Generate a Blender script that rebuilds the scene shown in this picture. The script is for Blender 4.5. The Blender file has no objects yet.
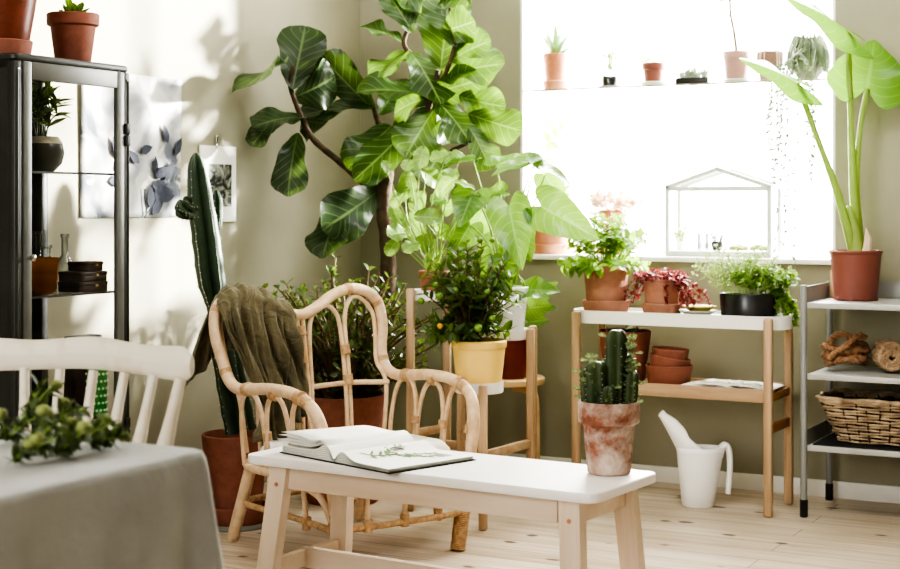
import bpy, bmesh, math, random
from mathutils import Vector, Matrix
PI = math.pi
scene = bpy.context.scene
COL = scene.collection
# ---------------------------------------------------------------- camera frame (room axes: window wall on y=0, left wall on x=0)
FPX, HY, CAMH = 1526.0, 205.0, 1.2
YAW = math.radians(28.2)
CA, SA = math.cos(YAW), math.sin(YAW)
CAM = Vector((3.85, -6.267, CAMH))
def C2W(X, Y, z=0.0):
    return Vector((CAM.x + CA*X - SA*Y, CAM.y + SA*X + CA*Y, z))
def W(px, py, Y):
    return C2W((px-450)/FPX*Y, Y, CAMH-(py-HY)/FPX*Y)
def G(px, py, z=0.0):
    return W(px, py, FPX*(CAMH-z)/(py-HY))
def Yw(px, yw):          # depth of a pixel column on the plane y = yw
    return (yw-CAM.y)/(SA*(px-450)/FPX+CA)
def Xw(px, xw):
    return (xw-CAM.x)/(CA*(px-450)/FPX-SA)
def OnW(px, py, yw):
    return W(px, py, Yw(px, yw))
def OnL(px, py, xw=0.0):
    return W(px, py, Xw(px, xw))
VIEW = Vector((-SA, CA, 0))
RIGHT = Vector((CA, SA, 0))
UP = Vector((0, 0, 1))
# ---------------------------------------------------------------- mesh builder
class MB:
    def __init__(s):
        s.v, s.f, s.uv = [], [], []
    def add(s, vs, fs, uvs=None):
        o = len(s.v)
        s.v.extend([tuple(p) for p in vs])
        s.f.extend([tuple(i+o for i in f) for f in fs])
        s.uv.extend(uvs if uvs else [(0, 0)]*len(vs))
        return s
    def box(s, c, d, rot=None, bev=0.0, seg=2):
        bm = bmesh.new()
        bmesh.ops.create_cube(bm, size=1.0)
        for v in bm.verts:
            v.co = Vector((v.co.x*d[0], v.co.y*d[1], v.co.z*d[2]))
        if bev > 0:
            bmesh.ops.bevel(bm, geom=bm.edges[:], offset=bev, segments=seg, profile=0.5, affect='EDGES')
        bm.verts.index_update()
        R = rot if rot is not None else Matrix.Identity(3)
        vs = [R @ v.co + Vector(c) for v in bm.verts]
        fs = [[v.index for v in f.verts] for f in bm.faces]
        bm.free()
        return s.add(vs, fs)
    def lathe(s, prof, c=(0, 0, 0), n=32, rot=None, sx=1.0, sy=1.0):
        vs, fs = [], []
        m = len(prof)
        R = rot if rot is not None else Matrix.Identity(3)
        for i in range(n):
            a = 2*PI*i/n
            for r, z in prof:
                vs.append(R @ Vector((r*math.cos(a)*sx, r*math.sin(a)*sy, z)) + Vector(c))
        for i in range(n):
            j = (i+1) % n
            for k in range(m-1):
                fs.append((i*m+k, j*m+k, j*m+k+1, i*m+k+1))
        return s.add(vs, fs)
    def tube(s, pts, r, n=10, closed=False, caps=True):
        pts = [Vector(p) for p in pts]
        m = len(pts)
        rr = r if isinstance(r, (list, tuple)) else [r]*m
        tang = []
        for i in range(m):
            if closed:
                t = pts[(i+1) % m]-pts[i-1]
            else:
                t = pts[min(i+1, m-1)]-pts[max(i-1, 0)]
            if t.length < 1e-9: t = Vector((0, 0, 1))
            tang.append(t.normalized())
        nr = tang[0].orthogonal().normalized()
        vs, fs = [], []
        for i in range(m):
            nr = (nr - tang[i]*nr.dot(tang[i]))
            if nr.length < 1e-6: nr = tang[i].orthogonal()
            nr.normalize()
            b = tang[i].cross(nr)
            for k in range(n):
                a = 2*PI*k/n
                vs.append(pts[i]+(nr*math.cos(a)+b*math.sin(a))*rr[i])
        for i in range(m if closed else m-1):
            i2 = (i+1) % m
            for k in range(n):
                k2 = (k+1) % n
                fs.append((i*n+k, i*n+k2, i2*n+k2, i2*n+k))
        if caps and not closed:
            fs.append(tuple(range(n-1, -1, -1)))
            fs.append(tuple((m-1)*n+k for k in range(n)))
        return s.add(vs, fs)
    def prism(s, poly, z0, z1, rot=None, c=(0, 0, 0), bev=0.0):
        R = rot if rot is not None else Matrix.Identity(3)
        n = len(poly)
        if bev > 0:
            cx = sum(p[0] for p in poly)/n; cy = sum(p[1] for p in poly)/n
            def ins(p):
                d = Vector((p[0]-cx, p[1]-cy)); l = d.length
                return (cx+d.x*(l-bev)/l, cy+d.y*(l-bev)/l)
            pin = [ins(p) for p in poly]
            rows = [(pin, z0), (poly, z0+bev), (poly, z1-bev), (pin, z1)]
        else:
            rows = [(poly, z0), (poly, z1)]
        vs, fs = [], []
        for pl, z in rows:
            vs += [R @ Vector((p[0], p[1], z))+Vector(c) for p in pl]
        for r in range(len(rows)-1):
            for i in range(n):
                j = (i+1) % n
                fs.append((r*n+i, r*n+j, (r+1)*n+j, (r+1)*n+i))
        fs.append(tuple(range(n-1, -1, -1)))
        fs.append(tuple((len(rows)-1)*n+i for i in range(n)))
        return s.add(vs, fs)
    def grid(s, fn, nu, nv, uvfn=None):
        vs, fs, uv = [], [], []
        for i in range(nu+1):
            for j in range(nv+1):
                vs.append(fn(i/nu, j/nv)); uv.append((i/nu, j/nv))
        for i in range(nu):
            for j in range(nv):
                a = i*(nv+1)+j
                fs.append((a, a+nv+1, a+nv+2, a+1))
        return s.add(vs, fs, uv)
    def ball(s, c, r, n=10, m=6, sq=(1, 1, 1)):
        prof = [(r*math.sin(PI*k/m), -r*math.cos(PI*k/m)) for k in range(m+1)]
        prof[0] = (1e-5, -r); prof[-1] = (1e-5, r)
        o = len(s.v)
        s.lathe(prof, (0, 0, 0), n)
        for i in range(o, len(s.v)):
            p = s.v[i]
            s.v[i] = (p[0]*sq[0]+c[0], p[1]*sq[1]+c[1], p[2]*sq[2]+c[2])
        return s
    def shift(s, d):
        s.v = [(p[0]+d[0], p[1]+d[1], p[2]+d[2]) for p in s.v]
        return s
    def build(s, name, mat, parent=None, smooth=38, solid=0.0):
        me = bpy.data.meshes.new(name)
        me.from_pydata(s.v, [], s.f)
        me.validate()
        if any(u != (0, 0) for u in s.uv):
            ul = me.uv_layers.new(name='UVMap')
            vi = [0]*len(me.loops); me.loops.foreach_get('vertex_index', vi)
            flat = []
            for i in vi: flat.extend(s.uv[i])
            ul.data.foreach_set('uv', flat)
        me.update()
        if smooth:
            me.polygons.foreach_set('use_smooth', [True]*len(me.polygons))
            if smooth < 180:
                me.set_sharp_from_angle(angle=math.radians(smooth))
        me.materials.append(mat)
        o = bpy.data.objects.new(name, me)
        COL.objects.link(o)
        if parent is not None: o.parent = parent
        if solid:
            md = o.modifiers.new('thick', 'SOLIDIFY'); md.thickness = solid; md.offset = 0
        return o
def thing(name, label, cat, loc=(0, 0, 0), rz=0.0, group=None):
    o = bpy.data.objects.new(name, None)
    o.empty_display_size = 0.05
    COL.objects.link(o)
    o.location = loc; o.rotation_euler = (0, 0, rz)
    return tag(o, label, cat, group)
def tag(o, label, cat, group=None):
    o['label'] = label; o['category'] = cat
    if group: o['group'] = group
    return o
def solo(name, mb, mat, label, cat, loc=(0, 0, 0), rz=0.0, group=None, smooth=38, solid=0):
    o = mb.build(name, mat, None, smooth, solid)
    o.location = loc; o.rotation_euler = (0, 0, rz)
    return tag(o, label, cat, group)
def struct(name, mb, mat, parent=None, smooth=30):
    o = mb.build(name, mat, parent, smooth)
    o['kind'] = 'structure'
    return o
def lerp(a, b, t): return a+(b-a)*t
def interp(tab, t):
    for (a, x), (b, y) in zip(tab, tab[1:]):
        if t <= b:
            k = (t-a)/(b-a); k = k*k*(3-2*k)*0.5+k*0.5
            return x+(y-x)*k
    return tab[-1][1]
def bez(p, n=16):          # catmull-rom through the points
    p = [Vector(q) for q in p]
    out = []
    for i in range(len(p)-1):
        a = p[max(i-1, 0)]; b = p[i]; c = p[i+1]; d = p[min(i+2, len(p)-1)]
        for k in range(n):
            t = k/n
            out.append(0.5*((2*b)+(c-a)*t+(2*a-5*b+4*c-d)*t*t+(3*b-a-3*c+d)*t*t*t))
    out.append(p[-1])
    return out
def rrect(w, h, r, n=6):
    out = []
    for cx, cy, a0 in ((w/2-r, h/2-r, 0), (-w/2+r, h/2-r, PI/2), (-w/2+r, -h/2+r, PI), (w/2-r, -h/2+r, 1.5*PI)):
        for k in range(n+1):
            a = a0+PI/2*k/n
            out.append((cx+r*math.cos(a), cy+r*math.sin(a)))
    return out
PROF = {
 'fiddle': [(0, .06), (.08, .34), (.25, .6), (.45, .74), (.68, 1), (.85, .93), (.95, .6), (1, .12)],
 'ovate': [(0, .05), (.12, .55), (.35, 1), (.6, .85), (.85, .42), (1, .02)],
 'heart': [(0, .72), (.12, .98), (.25, 1), (.45, .86), (.7, .55), (.9, .2), (1, .02)],
 'lance': [(0, .08), (.3, .88), (.5, 1), (.8, .6), (1, .02)],
 'strap': [(0, .9), (.4, .8), (.8, .42), (1, .02)],
 'round': [(0, .2), (.12, .72), (.45, 1), (.78, .88), (.93, .5), (1, .08)],
 'spoon': [(0, .15), (.3, .55), (.65, 1), (.9, .75), (1, .1)],
}
def leaf(mb, b, tip, nrm, w, kind='ovate', fold=0.2, droop=0.1, nu=4, nv=7, wav=0.0, lobe=0.0, ph=0.0, jag=0.0, curl=0.0):
    b = Vector(b); tip = Vector(tip)
    ax = tip-b; L = ax.length
    if L < 1e-6: return
    d = ax/L
    nrm = Vector(nrm)
    side = d.cross(nrm)
    if side.length < 1e-4: side = d.orthogonal()
    side.normalize()
    n = side.cross(d).normalized()
    tab = PROF[kind]
    def fn(t, u):
        a = 2*u-1
        hw = w/2*interp(tab, t)
        if jag: hw *= 1-jag*(0.5+0.5*math.cos(t*2*PI*5))*abs(a)
        al = L*(t-lobe*(1-t)**2*math.sin(abs(a)*PI*.72))
        q = b+d*al+side*(hw*a)
        q += n*(fold*hw*(abs(a)**1.3) - droop*L*t*t + wav*hw*math.sin(t*11+ph+(1.3 if a > 0 else 0))*a*a - curl*hw*a*a*t)
        return q
    mb.grid(lambda s_, t_: fn(s_, t_), nv, nu)
    # swap uv so that u = across, v = along
    k = (nv+1)*(nu+1)
    for i in range(len(mb.uv)-k, len(mb.uv)):
        mb.uv[i] = (mb.uv[i][1], mb.uv[i][0]+1e-4)
def rv(rng, s=1.0): return Vector((rng.uniform(-s, s), rng.uniform(-s, s), rng.uniform(-s, s)))
def shrub(ml, ms, rng, base, n, H, spread, per, L, wr, kind='ovate', t0=0.35, up=0.3, sr=0.003, droop=0.15, fold=0.2, arch=0.0, pair=True, rb=0.02, nu=2, nv=4, sq=(1, 1)):
    base = Vector(base)
    for k in range(n):
        a = 2*PI*(k+rng.uniform(-.4, .4))/n*(1 if n < 8 else 2.39996*n/(2*PI))
        rad = spread*math.sqrt(rng.uniform(.02, 1))
        h = H*rng.uniform(.62, 1.0)*(1-0.38*(rad/spread)**2)
        e = base+Vector((math.cos(a)*rad*sq[0], math.sin(a)*rad*sq[1], h))
        b0 = base+Vector((math.cos(a)*rb*rng.uniform(.2, 1), math.sin(a)*rb*rng.uniform(.2, 1), 0))
        m = b0.lerp(e, .5)+Vector((0, 0, h*.12))+rv(rng, spread*.08)
        e2 = e+Vector((math.cos(a)*rad*.1, math.sin(a)*rad*.1, -arch*h))
        pts = bez([b0, m, e2], 6)
        if ms is not None: ms.tube(pts, [sr*(1-.6*i/len(pts)) for i in range(len(pts))], 5)
        for q in range(per):
            t = t0+(1-t0)*(q+rng.random())/per
            i = min(int(t*(len(pts)-1)), len(pts)-2)
            p = pts[i].lerp(pts[i+1], t*(len(pts)-1)-i)
            tg = (pts[i+1]-pts[i]).normalized()
            ang = rng.uniform(0, 2*PI)
            sd = tg.orthogonal().normalized(); sd = Matrix.Rotation(ang, 3, tg) @ sd
            for sg in ((1, -1) if pair else (1,)):
                d = (sd*sg+tg*rng.uniform(.2, .8)+Vector((0, 0, up))+rv(rng, .25)).normalized()
                l = L*rng.uniform(.6, 1.15)
                nn = (UP*.8+tg*.5+rv(rng, .5))
                leaf(ml, p, p+d*l, nn, l*wr, kind, fold, droop, nu, nv)
# ---------------------------------------------------------------- materials
def srgb(r, g, b):
    def f(c):
        c /= 255.0
        return c/12.92 if c <= .04045 else ((c+.055)/1.055)**2.4
    return (f(r), f(g), f(b), 1)
class NT:
    def __init__(s, name):
        s.m = bpy.data.materials.new(name); s.m.use_nodes = True
        s.t = s.m.node_tree; s.t.nodes.clear()
        s.out = s.t.nodes.new('ShaderNodeOutputMaterial')
    def n(s, typ, _i=None, **kw):
        nd = s.t.nodes.new(typ)
        for k, v in kw.items(): setattr(nd, k, v)
        for k, v in (_i or {}).items():
            sock = nd.inputs[k]
            if isinstance(v, bpy.types.NodeSocket): s.t.links.new(v, sock)
            else: sock.default_value = v
        return nd
    def math(s, op, a, b=0.0, clamp=False):
        nd = s.n('ShaderNodeMath', {0: a, 1: b}, operation=op, use_clamp=clamp); return nd.outputs[0]
    def mix(s, f, a, b, mode='MIX'):
        nd = s.t.nodes.new('ShaderNodeMix'); nd.data_type = 'RGBA'; nd.blend_type = mode
        for sock, v in ((nd.inputs[0], f), (nd.inputs[6], a), (nd.inputs[7], b)):
            if isinstance(v, bpy.types.NodeSocket): s.t.links.new(v, sock)
            else: sock.default_value = v
        return nd.outputs[2]
    def ramp(s, fac, a, b, ca=(0, 0, 0, 1), cb=(1, 1, 1, 1)):
        nd = s.n('ShaderNodeValToRGB', {0: fac})
        e = nd.color_ramp.elements
        e[0].position = a; e[0].color = ca; e[1].position = b; e[1].color = cb
        return nd.outputs[0]
    def coord(s, kind='Object', scale=(1, 1, 1), rot=(0, 0, 0)):
        tc = s.n('ShaderNodeTexCoord')
        mp = s.n('ShaderNodeMapping', {0: tc.outputs[kind], 2: rot, 3: scale})
        return mp.outputs[0]
    def noise(s, vec, scale, detail=4, rough=.55, dist=0.0):
        return s.n('ShaderNodeTexNoise', {'Vector': vec, 'Scale': scale, 'Detail': detail, 'Roughness': rough, 'Distortion': dist}).outputs[0]
    def bump(s, h, st, dist=.01):
        return s.n('ShaderNodeBump', {'Height': h, 'Strength': st, 'Distance': dist}).outputs[0]
    def bsdf(s, col, rough=.5, metal=0.0, spec=.5, nrm=None, sheen=0.0):
        d = {'Base Color': col, 'Roughness': rough, 'Metallic': metal, 'Specular IOR Level': spec}
        if nrm is not None: d['Normal'] = nrm
        if sheen: d['Sheen Weight'] = sheen
        return s.n('ShaderNodeBsdfPrincipled', d).outputs[0]
    def done(s, sh):
        s.t.links.new(sh, s.out.inputs[0]); return s.m
def m_plain(name, c, c2=None, rough=.5, sc=12, metal=0.0, bump=0.0, spec=.5, detail=5, lo=.35, hi=.7):
    t = NT(name); v = t.coord()
    nz = t.noise(v, sc, detail)
    c2 = c2 or tuple(x*.85 for x in c[:3])+(1,)
    col = t.mix(t.ramp(nz, lo, hi), c, c2)
    return t.done(t.bsdf(col, rough, metal, spec, t.bump(nz, bump) if bump else None))
def m_wood(name, c1, c2, axis=0, sc=14, rough=.5, stretch=.06, bump=.08):
    t = NT(name); s_ = [1, 1, 1]; s_[axis] = stretch
    v = t.coord('Object', tuple(s_))
    nz = t.noise(v, sc, 5, .6, .6)
    fine = t.noise(v, sc*6, 3, .6)
    f = t.ramp(nz, .36, .66)
    col = t.mix(f, c1, c2)
    col = t.mix(t.math('MULTIPLY', fine, .22), col, tuple(x*.6 for x in c2[:3])+(1,))
    return t.done(t.bsdf(col, rough, 0, .4, t.bump(fine, bump)))
def m_leaf(name, dark, light, vein, trans, vs=.5, nvein=7, rough=.38, tw=.38, sc=7, vk=.55):
    t = NT(name)
    uv = t.n('ShaderNodeTexCoord').outputs['UV']
    sp = t.n('ShaderNodeSeparateXYZ', {0: uv})
    a = t.math('ABSOLUTE', t.math('MULTIPLY', t.math('SUBTRACT', sp.outputs[0], .5), 2.0))
    x = t.math('SUBTRACT', t.math('MULTIPLY', sp.outputs[1], nvein), t.math('MULTIPLY', a, nvein*vk*.5))
    fr = t.math('ABSOLUTE', t.math('SUBTRACT', t.math('FRACT', x), .5))
    side = t.math('MULTIPLY', t.math('SUBTRACT', fr, .42), 12.0, True)
    mid = t.math('MULTIPLY', t.math('SUBTRACT', .07, a), 25.0, True)
    vm = t.math('MULTIPLY', t.math('MAXIMUM', side, mid), vs)
    v = t.coord()
    nz = t.noise(v, sc, 3)
    base = t.mix(t.ramp(nz, .38, .64), dark, light)
    col = t.mix(vm, base, vein)
    tcol = t.mix(vm, t.mix(t.ramp(nz, .3, .7), trans, tuple(x*.7 for x in trans[:3])+(1,)), vein)
    bp = t.bump(t.math('SUBTRACT', 1.0, fr), .25, .004)
    pr = t.bsdf(col, rough, 0, .5, bp)
    tr = t.n('ShaderNodeBsdfTranslucent', {0: tcol}).outputs[0]
    return t.done(t.n('ShaderNodeMixShader', {0: tw, 1: pr, 2: tr}).outputs[0])
def m_thin(name, tint=(1, 1, 1, 1), refl=.9, base=.06, rimdark=0.0, rimcol=(.1, .12, .1, 1)):
    t = NT(name)
    lw = t.n('ShaderNodeLayerWeight', {0: .35})
    tc = tint
    if rimdark:
        tc = t.mix(t.math('MULTIPLY', lw.outputs[1], rimdark, True), tint, rimcol)
    tr = t.n('ShaderNodeBsdfTransparent', {0: tc}).outputs[0]
    gl = t.n('ShaderNodeBsdfGlossy', {0: (1, 1, 1, 1), 1: .03}).outputs[0]
    fr = t.math('ADD', t.math('MULTIPLY', t.math('POWER', lw.outputs[1], 3.0), refl), base, True)
    return t.done(t.n('ShaderNodeMixShader', {0: fr, 1: tr, 2: gl}).outputs[0])
def m_trans(name, c, tw=.5, rough=.5):
    t = NT(name); nz = t.noise(t.coord(), 20, 3)
    col = t.mix(nz, c, tuple(x*.92 for x in c[:3])+(1,))
    return t.done(t.n('ShaderNodeMixShader', {0: tw, 1: t.bsdf(col, rough), 2: t.n('ShaderNodeBsdfTranslucent', {0: c}).outputs[0]}).outputs[0])
def m_terra(name, c, white, amt=.3, rough=.8, dark=None, lo=.45, hi=.75):
    t = NT(name); v = t.coord()
    n1 = t.noise(v, 9, 6, .65); n2 = t.noise(v, 34, 4)
    dark = dark or tuple(x*.75 for x in c[:3])+(1,)
    col = t.mix(t.ramp(n2, .3, .7), c, dark)
    col = t.mix(t.math('MULTIPLY', t.ramp(n1, lo, hi), amt), col, white)
    return t.done(t.bsdf(col, rough, 0, .3, t.bump(n2, .12)))
def m_floor():
    t = NT('pine_boards')
    v = t.coord('Object')
    br = t.n('ShaderNodeTexBrick', {'Vector': v, 'Color1': (0, 0, 0, 1), 'Color2': (1, 1, 1, 1), 'Mortar': (.5, .5, .5, 1), 'Scale': 1.0, 'Mortar Size': .0016, 'Mortar Smooth': .2, 'Bias': 0.0, 'Brick Width': 3.7, 'Row Height': .135})
    br.offset = .37
    vs = t.coord('Object', (.07, 1, 1))
    add = t.n('ShaderNodeVectorMath', {0: vs, 1: br.outputs[0]}, operation='ADD').outputs[0]
    g = t.noise(add, 26, 5, .62, .5)
    g2 = t.noise(t.coord('Object', (.4, 1, 1)), 3.0, 3)
    c = t.mix(t.ramp(g, .35, .68), srgb(218, 205, 186), srgb(178, 157, 131))
    c = t.mix(t.math('MULTIPLY', br.outputs[0], .45), c, srgb(166, 145, 118))
    c = t.mix(t.math('MULTIPLY', t.ramp(g2, .4, .7), .3), c, srgb(230, 223, 211))
    vk = t.coord('Object', (.75, 1.25, 1))
    wob = t.n('ShaderNodeTexNoise', {'Vector': vk, 'Scale': 14.0, 'Detail': 2.0}).outputs[1]
    vkk = t.n('ShaderNodeVectorMath', {0: vk, 1: t.n('ShaderNodeVectorMath', {0: wob, 1: (.03, .03, .0)}, operation='MULTIPLY').outputs[0]}, operation='ADD').outputs[0]
    vo = t.n('ShaderNodeTexVoronoi', {'Vector': vkk, 'Scale': 6.2, 'Randomness': 1.0}, feature='F1')
    kn = t.ramp(vo.outputs[0], .09, .15, (1, 1, 1, 1), (0, 0, 0, 1))
    c = t.mix(t.math('MULTIPLY', kn, .9), c, srgb(74, 48, 30))
    c = t.mix(br.outputs[1], c, srgb(96, 78, 58))
    return t.done(t.bsdf(c, .42, 0, .4, t.bump(t.math('ADD', t.math('MULTIPLY', br.outputs[1], -1.0), t.math('MULTIPLY', g, .15)), .3, .004)))
def m_fabric(name, c, c2, sc=260, nsc=5, rough=.9, sheen=.2, wrinkle=0.0):
    t = NT(name); v = t.coord()
    nz = t.noise(v, nsc, 4)
    weave = t.noise(v, sc, 2)
    col = t.mix(t.ramp(nz, .3, .7), c, c2)
    col = t.mix(t.math('MULTIPLY', weave, .25), col, tuple(x*.6 for x in c2[:3])+(1,))
    bp = t.bump(weave, .2, .002)
    if wrinkle:
        bn = t.n('ShaderNodeBump', {'Height': t.noise(v, 13, 3, .5, 1.6), 'Strength': wrinkle, 'Distance': .03, 'Normal': bp}); bp = bn.outputs[0]
    return t.done(t.bsdf(col, rough, 0, .2, bp, sheen))
def m_poster():
    t = NT('watercolour_paper'); v = t.coord('Object')
    n1 = t.noise(v, 5.0, 2, .4, .9); n2 = t.noise(t.coord('Object', (1, 1, 1), (1, 2, 3)), 9.0, 3, .5, 1.2)
    c = t.mix(t.ramp(n1, .44, .66), srgb(206, 207, 206), srgb(96, 100, 110))
    c = t.mix(t.ramp(n2, .56, .64), c, srgb(196, 194, 182))
    c = t.mix(t.math('MULTIPLY', t.ramp(n2, .66, .8), .8), c, srgb(64, 68, 80))
    return t.done(t.bsdf(c, .8))
def m_photo():
    t = NT('dark_plant_print'); v = t.coord('Object')
    n1 = t.noise(v, 16.0, 3, .5, 1.5)
    c = t.mix(t.ramp(n1, .46, .6), srgb(34, 38, 34), srgb(168, 170, 158))
    return t.done(t.bsdf(c, .6))
WALL = m_plain('olive_wall_paint', srgb(158, 154, 134), srgb(152, 148, 127), .75, 3, bump=.02)
WHITEP = m_plain('white_paint', srgb(240, 238, 232), srgb(232, 230, 224), .45, 6)
CEIL = m_plain('ceiling_white', srgb(236, 234, 228), None, .8, 4)
FLOOR = m_floor()
WFRAME = m_trans('white_window_paint', (.9, .9, .88, 1), .35)
PANE = m_thin('clear_glass', (1, 1, 1, 1), .35, .015)
SHELFG = m_thin('shelf_glass', (.93, .96, .95, 1), .8, .08)
SHELFE = m_plain('glass_edge_green', srgb(150, 160, 140), None, .2, 30)
GLASSB = m_thin('bottle_glass', (.90, .92, .91, 1), .9, .05, 1.9, (.16, .18, .17, 1))
AMBER = m_thin('amber_glass', (.86, .68, .34, 1), .8, .05, 1.1, (.35, .2, .05, 1))
_t = NT('amber_glass_glow')
AMBER = _t.done(_t.n('ShaderNodeMixShader', {0: .36, 1: _t.n('ShaderNodeBsdfTransparent', {0: (.80, .60, .26, 1)}).outputs[0], 2: _t.n('ShaderNodeAddShader', {0: _t.n('ShaderNodeBsdfTranslucent', {0: srgb(150, 106, 34)}).outputs[0], 1: _t.bsdf(srgb(84, 56, 16), .08)}).outputs[0]}).outputs[0])
CABM = m_plain('dark_grey_metal', srgb(62, 62, 56), srgb(50, 51, 46), .42, 6, .1)
CABM2 = m_plain('grey_door_metal', srgb(104, 104, 97), srgb(88, 89, 83), .38, 5, .15)
CHROME = m_plain('chrome', (.75, .75, .75, 1), None, .15, 10, 1.0)
BLACK = m_plain('black_plastic', srgb(28, 28, 28), srgb(38, 36, 34), .5, 20)
TERRA = m_terra('terracotta', srgb(172, 120, 98), srgb(196, 160, 140), .35)
TERRA2 = m_terra('orange_terracotta', srgb(154, 98, 80), srgb(174, 126, 108), .25, .7)
TERRAD = m_terra('glazed_brown_clay', srgb(120, 62, 44), srgb(150, 90, 66), .4, .35)
TERRAW = m_terra('weathered_terracotta', srgb(156, 104, 82), srgb(224, 210, 196), .85, .9, srgb(118, 76, 58), .40, .64)
TERRAP = m_terra('pale_terracotta', srgb(206, 140, 108), srgb(224, 190, 165), .5)
REDPL = m_plain('red_brown_plastic', srgb(140, 84, 72), srgb(128, 76, 64), .5, 8)
DREDPL = m_plain('dark_red_plastic', srgb(120, 44, 30), srgb(108, 40, 28), .45, 8)
YELPOT = m_plain('pale_yellow_glaze', srgb(240, 208, 124), srgb(234, 198, 112), .55, 5)
WHPOT = m_plain('white_glaze', srgb(240, 240, 236), srgb(230, 230, 226), .35, 5)
SOIL = m_plain('potting_soil', srgb(58, 44, 34), srgb(34, 26, 20), .95, 60, bump=.8)
BAMBOO = m_wood('bamboo_upright', srgb(202, 174, 140), srgb(170, 140, 106), 2, 20, .45)
BAMBOOX = m_wood('bamboo_lengthwise', srgb(202, 174, 140), srgb(168, 136, 102), 0, 20, .45)
PINE = m_wood('whitewashed_pine', srgb(236, 220, 202), srgb(222, 200, 176), 0, 12, .5, .05, .04)
PINEZ = m_wood('whitewashed_pine_upright', srgb(236, 220, 202), srgb(224, 202, 178), 2, 12, .5, .05, .04)
BIRCH = m_wood('birch', srgb(226, 194, 150), srgb(206, 170, 122), 0, 12, .45)
BENCHW = m_plain('white_bench_top', srgb(244, 240, 238), srgb(238, 232, 228), .4, 5)
KNOT = m_plain('wood_peg', srgb(206, 140, 110), None, .6, 30)
RATTAN = m_plain('rattan', srgb(226, 200, 168), srgb(202, 170, 132), .45, 26, bump=.1)
RATTAN2 = m_plain('rattan_binding', srgb(206, 172, 132), srgb(172, 134, 94), .5, 60, bump=.3)
CUSH = m_fabric('white_cushion', srgb(240, 236, 228), srgb(228, 224, 214))
THROW = m_fabric('olive_linen', srgb(122, 114, 88), srgb(100, 92, 68), 220, wrinkle=.7)
LINEN = m_fabric('pale_grey_linen', srgb(176, 176, 172), srgb(160, 160, 156), 240, wrinkle=.15)
CHAIRW = m_plain('worn_white_chair_paint', srgb(214, 206, 190), srgb(196, 174, 146), .5, 9, lo=.5, hi=.8)
GREYM = m_plain('grey_steel', srgb(146, 146, 142), srgb(134, 134, 130), .4, 8, .1)
LGREYM = m_plain('pale_grey_steel', srgb(186, 186, 182), srgb(174, 174, 170), .4, 8, .1)
GHM = m_trans('white_enamel', (.62, .63, .6, 1), .12)
PAPER = m_plain('white_paper', srgb(244, 242, 236), srgb(236, 234, 226), .8, 4)
PAGEE = m_plain('page_edges', srgb(228, 226, 218), srgb(170, 168, 160), .8, 90)
ROPE = m_plain('brown_rope', srgb(172, 132, 98), srgb(122, 88, 62), .85, 60, bump=.6)
SISAL = m_plain('pale_sisal', srgb(196, 168, 136), srgb(150, 122, 94), .85, 60, bump=.6)
WICK = m_plain('willow_wicker', srgb(190, 168, 138), srgb(128, 106, 82), .7, 22, bump=.3)
WICKD = m_plain('dark_wicker', srgb(74, 62, 50), srgb(50, 40, 32), .8, 40)
BARK = m_plain('brown_bark', srgb(92, 74, 54), srgb(58, 46, 34), .9, 24, bump=.8)
STEMG = m_plain('green_stem', srgb(150, 176, 84), srgb(128, 158, 70), .5, 10)
STEMB = m_plain('woody_stem', srgb(120, 96, 66), srgb(92, 74, 50), .8, 30)
STEMD = m_plain('dark_green_stem', srgb(74, 92, 48), srgb(60, 76, 42), .6, 20)
PETI = m_trans('pale_green_petiole', srgb(168, 192, 104), .3)
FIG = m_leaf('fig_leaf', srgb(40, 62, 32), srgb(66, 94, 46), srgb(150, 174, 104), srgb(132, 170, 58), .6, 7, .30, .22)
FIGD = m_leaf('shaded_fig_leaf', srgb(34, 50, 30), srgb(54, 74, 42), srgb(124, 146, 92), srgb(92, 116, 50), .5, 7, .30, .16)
PHILO = m_leaf('philodendron_leaf', srgb(58, 96, 42), srgb(92, 134, 58), srgb(160, 190, 110), srgb(160, 198, 78), .5, 8, .24, .27)
GERAN = m_leaf('geranium_leaf', srgb(92, 128, 58), srgb(134, 164, 84), srgb(180, 200, 128), srgb(146, 178, 74), .4, 4, .45, .26)
CITRUS = m_leaf('citrus_leaf', srgb(38, 58, 30), srgb(74, 102, 46), srgb(120, 146, 76), srgb(150, 190, 64), .3, 6, .26, .34, 14)
CRASS = m_leaf('jade_leaf', srgb(50, 68, 38), srgb(92, 112, 62), srgb(130, 150, 94), srgb(150, 178, 80), .15, 3, .25, .26, 14)
BASIL = m_leaf('basil_leaf', srgb(84, 126, 48), srgb(126, 164, 74), srgb(176, 200, 112), srgb(168, 200, 80), .35, 5, .35, .36, 14)
HERB = m_leaf('pale_herb_leaf', srgb(132, 160, 96), srgb(188, 206, 140), srgb(206, 218, 170), srgb(180, 206, 110), .2, 3, .5, .25, 16)
SEDUM = m_leaf('red_leaf', srgb(84, 24, 30), srgb(186, 92, 90), srgb(226, 160, 150), srgb(190, 70, 70), .25, 4, .35, .18, 24)
ALOCA = m_leaf('elephant_ear_leaf', srgb(62, 112, 42), srgb(100, 150, 58), srgb(160, 196, 106), srgb(150, 194, 76), .4, 8, .28, .42, 6)
ALOE = m_leaf('aloe_leaf', srgb(96, 134, 84), srgb(142, 172, 120), srgb(170, 190, 140), srgb(130, 160, 90), .1, 2, .4, .1, 12)
DRIED = m_leaf('dried_flower', srgb(216, 186, 158), srgb(236, 216, 190), srgb(230, 210, 186), srgb(220, 190, 160), .1, 3, .7, .15, 14)
YLEAF = m_leaf('yellow_green_leaf', srgb(168, 194, 74), srgb(206, 224, 110), srgb(206, 222, 140), srgb(180, 206, 80), .3, 5, .4, .25, 12)
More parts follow.
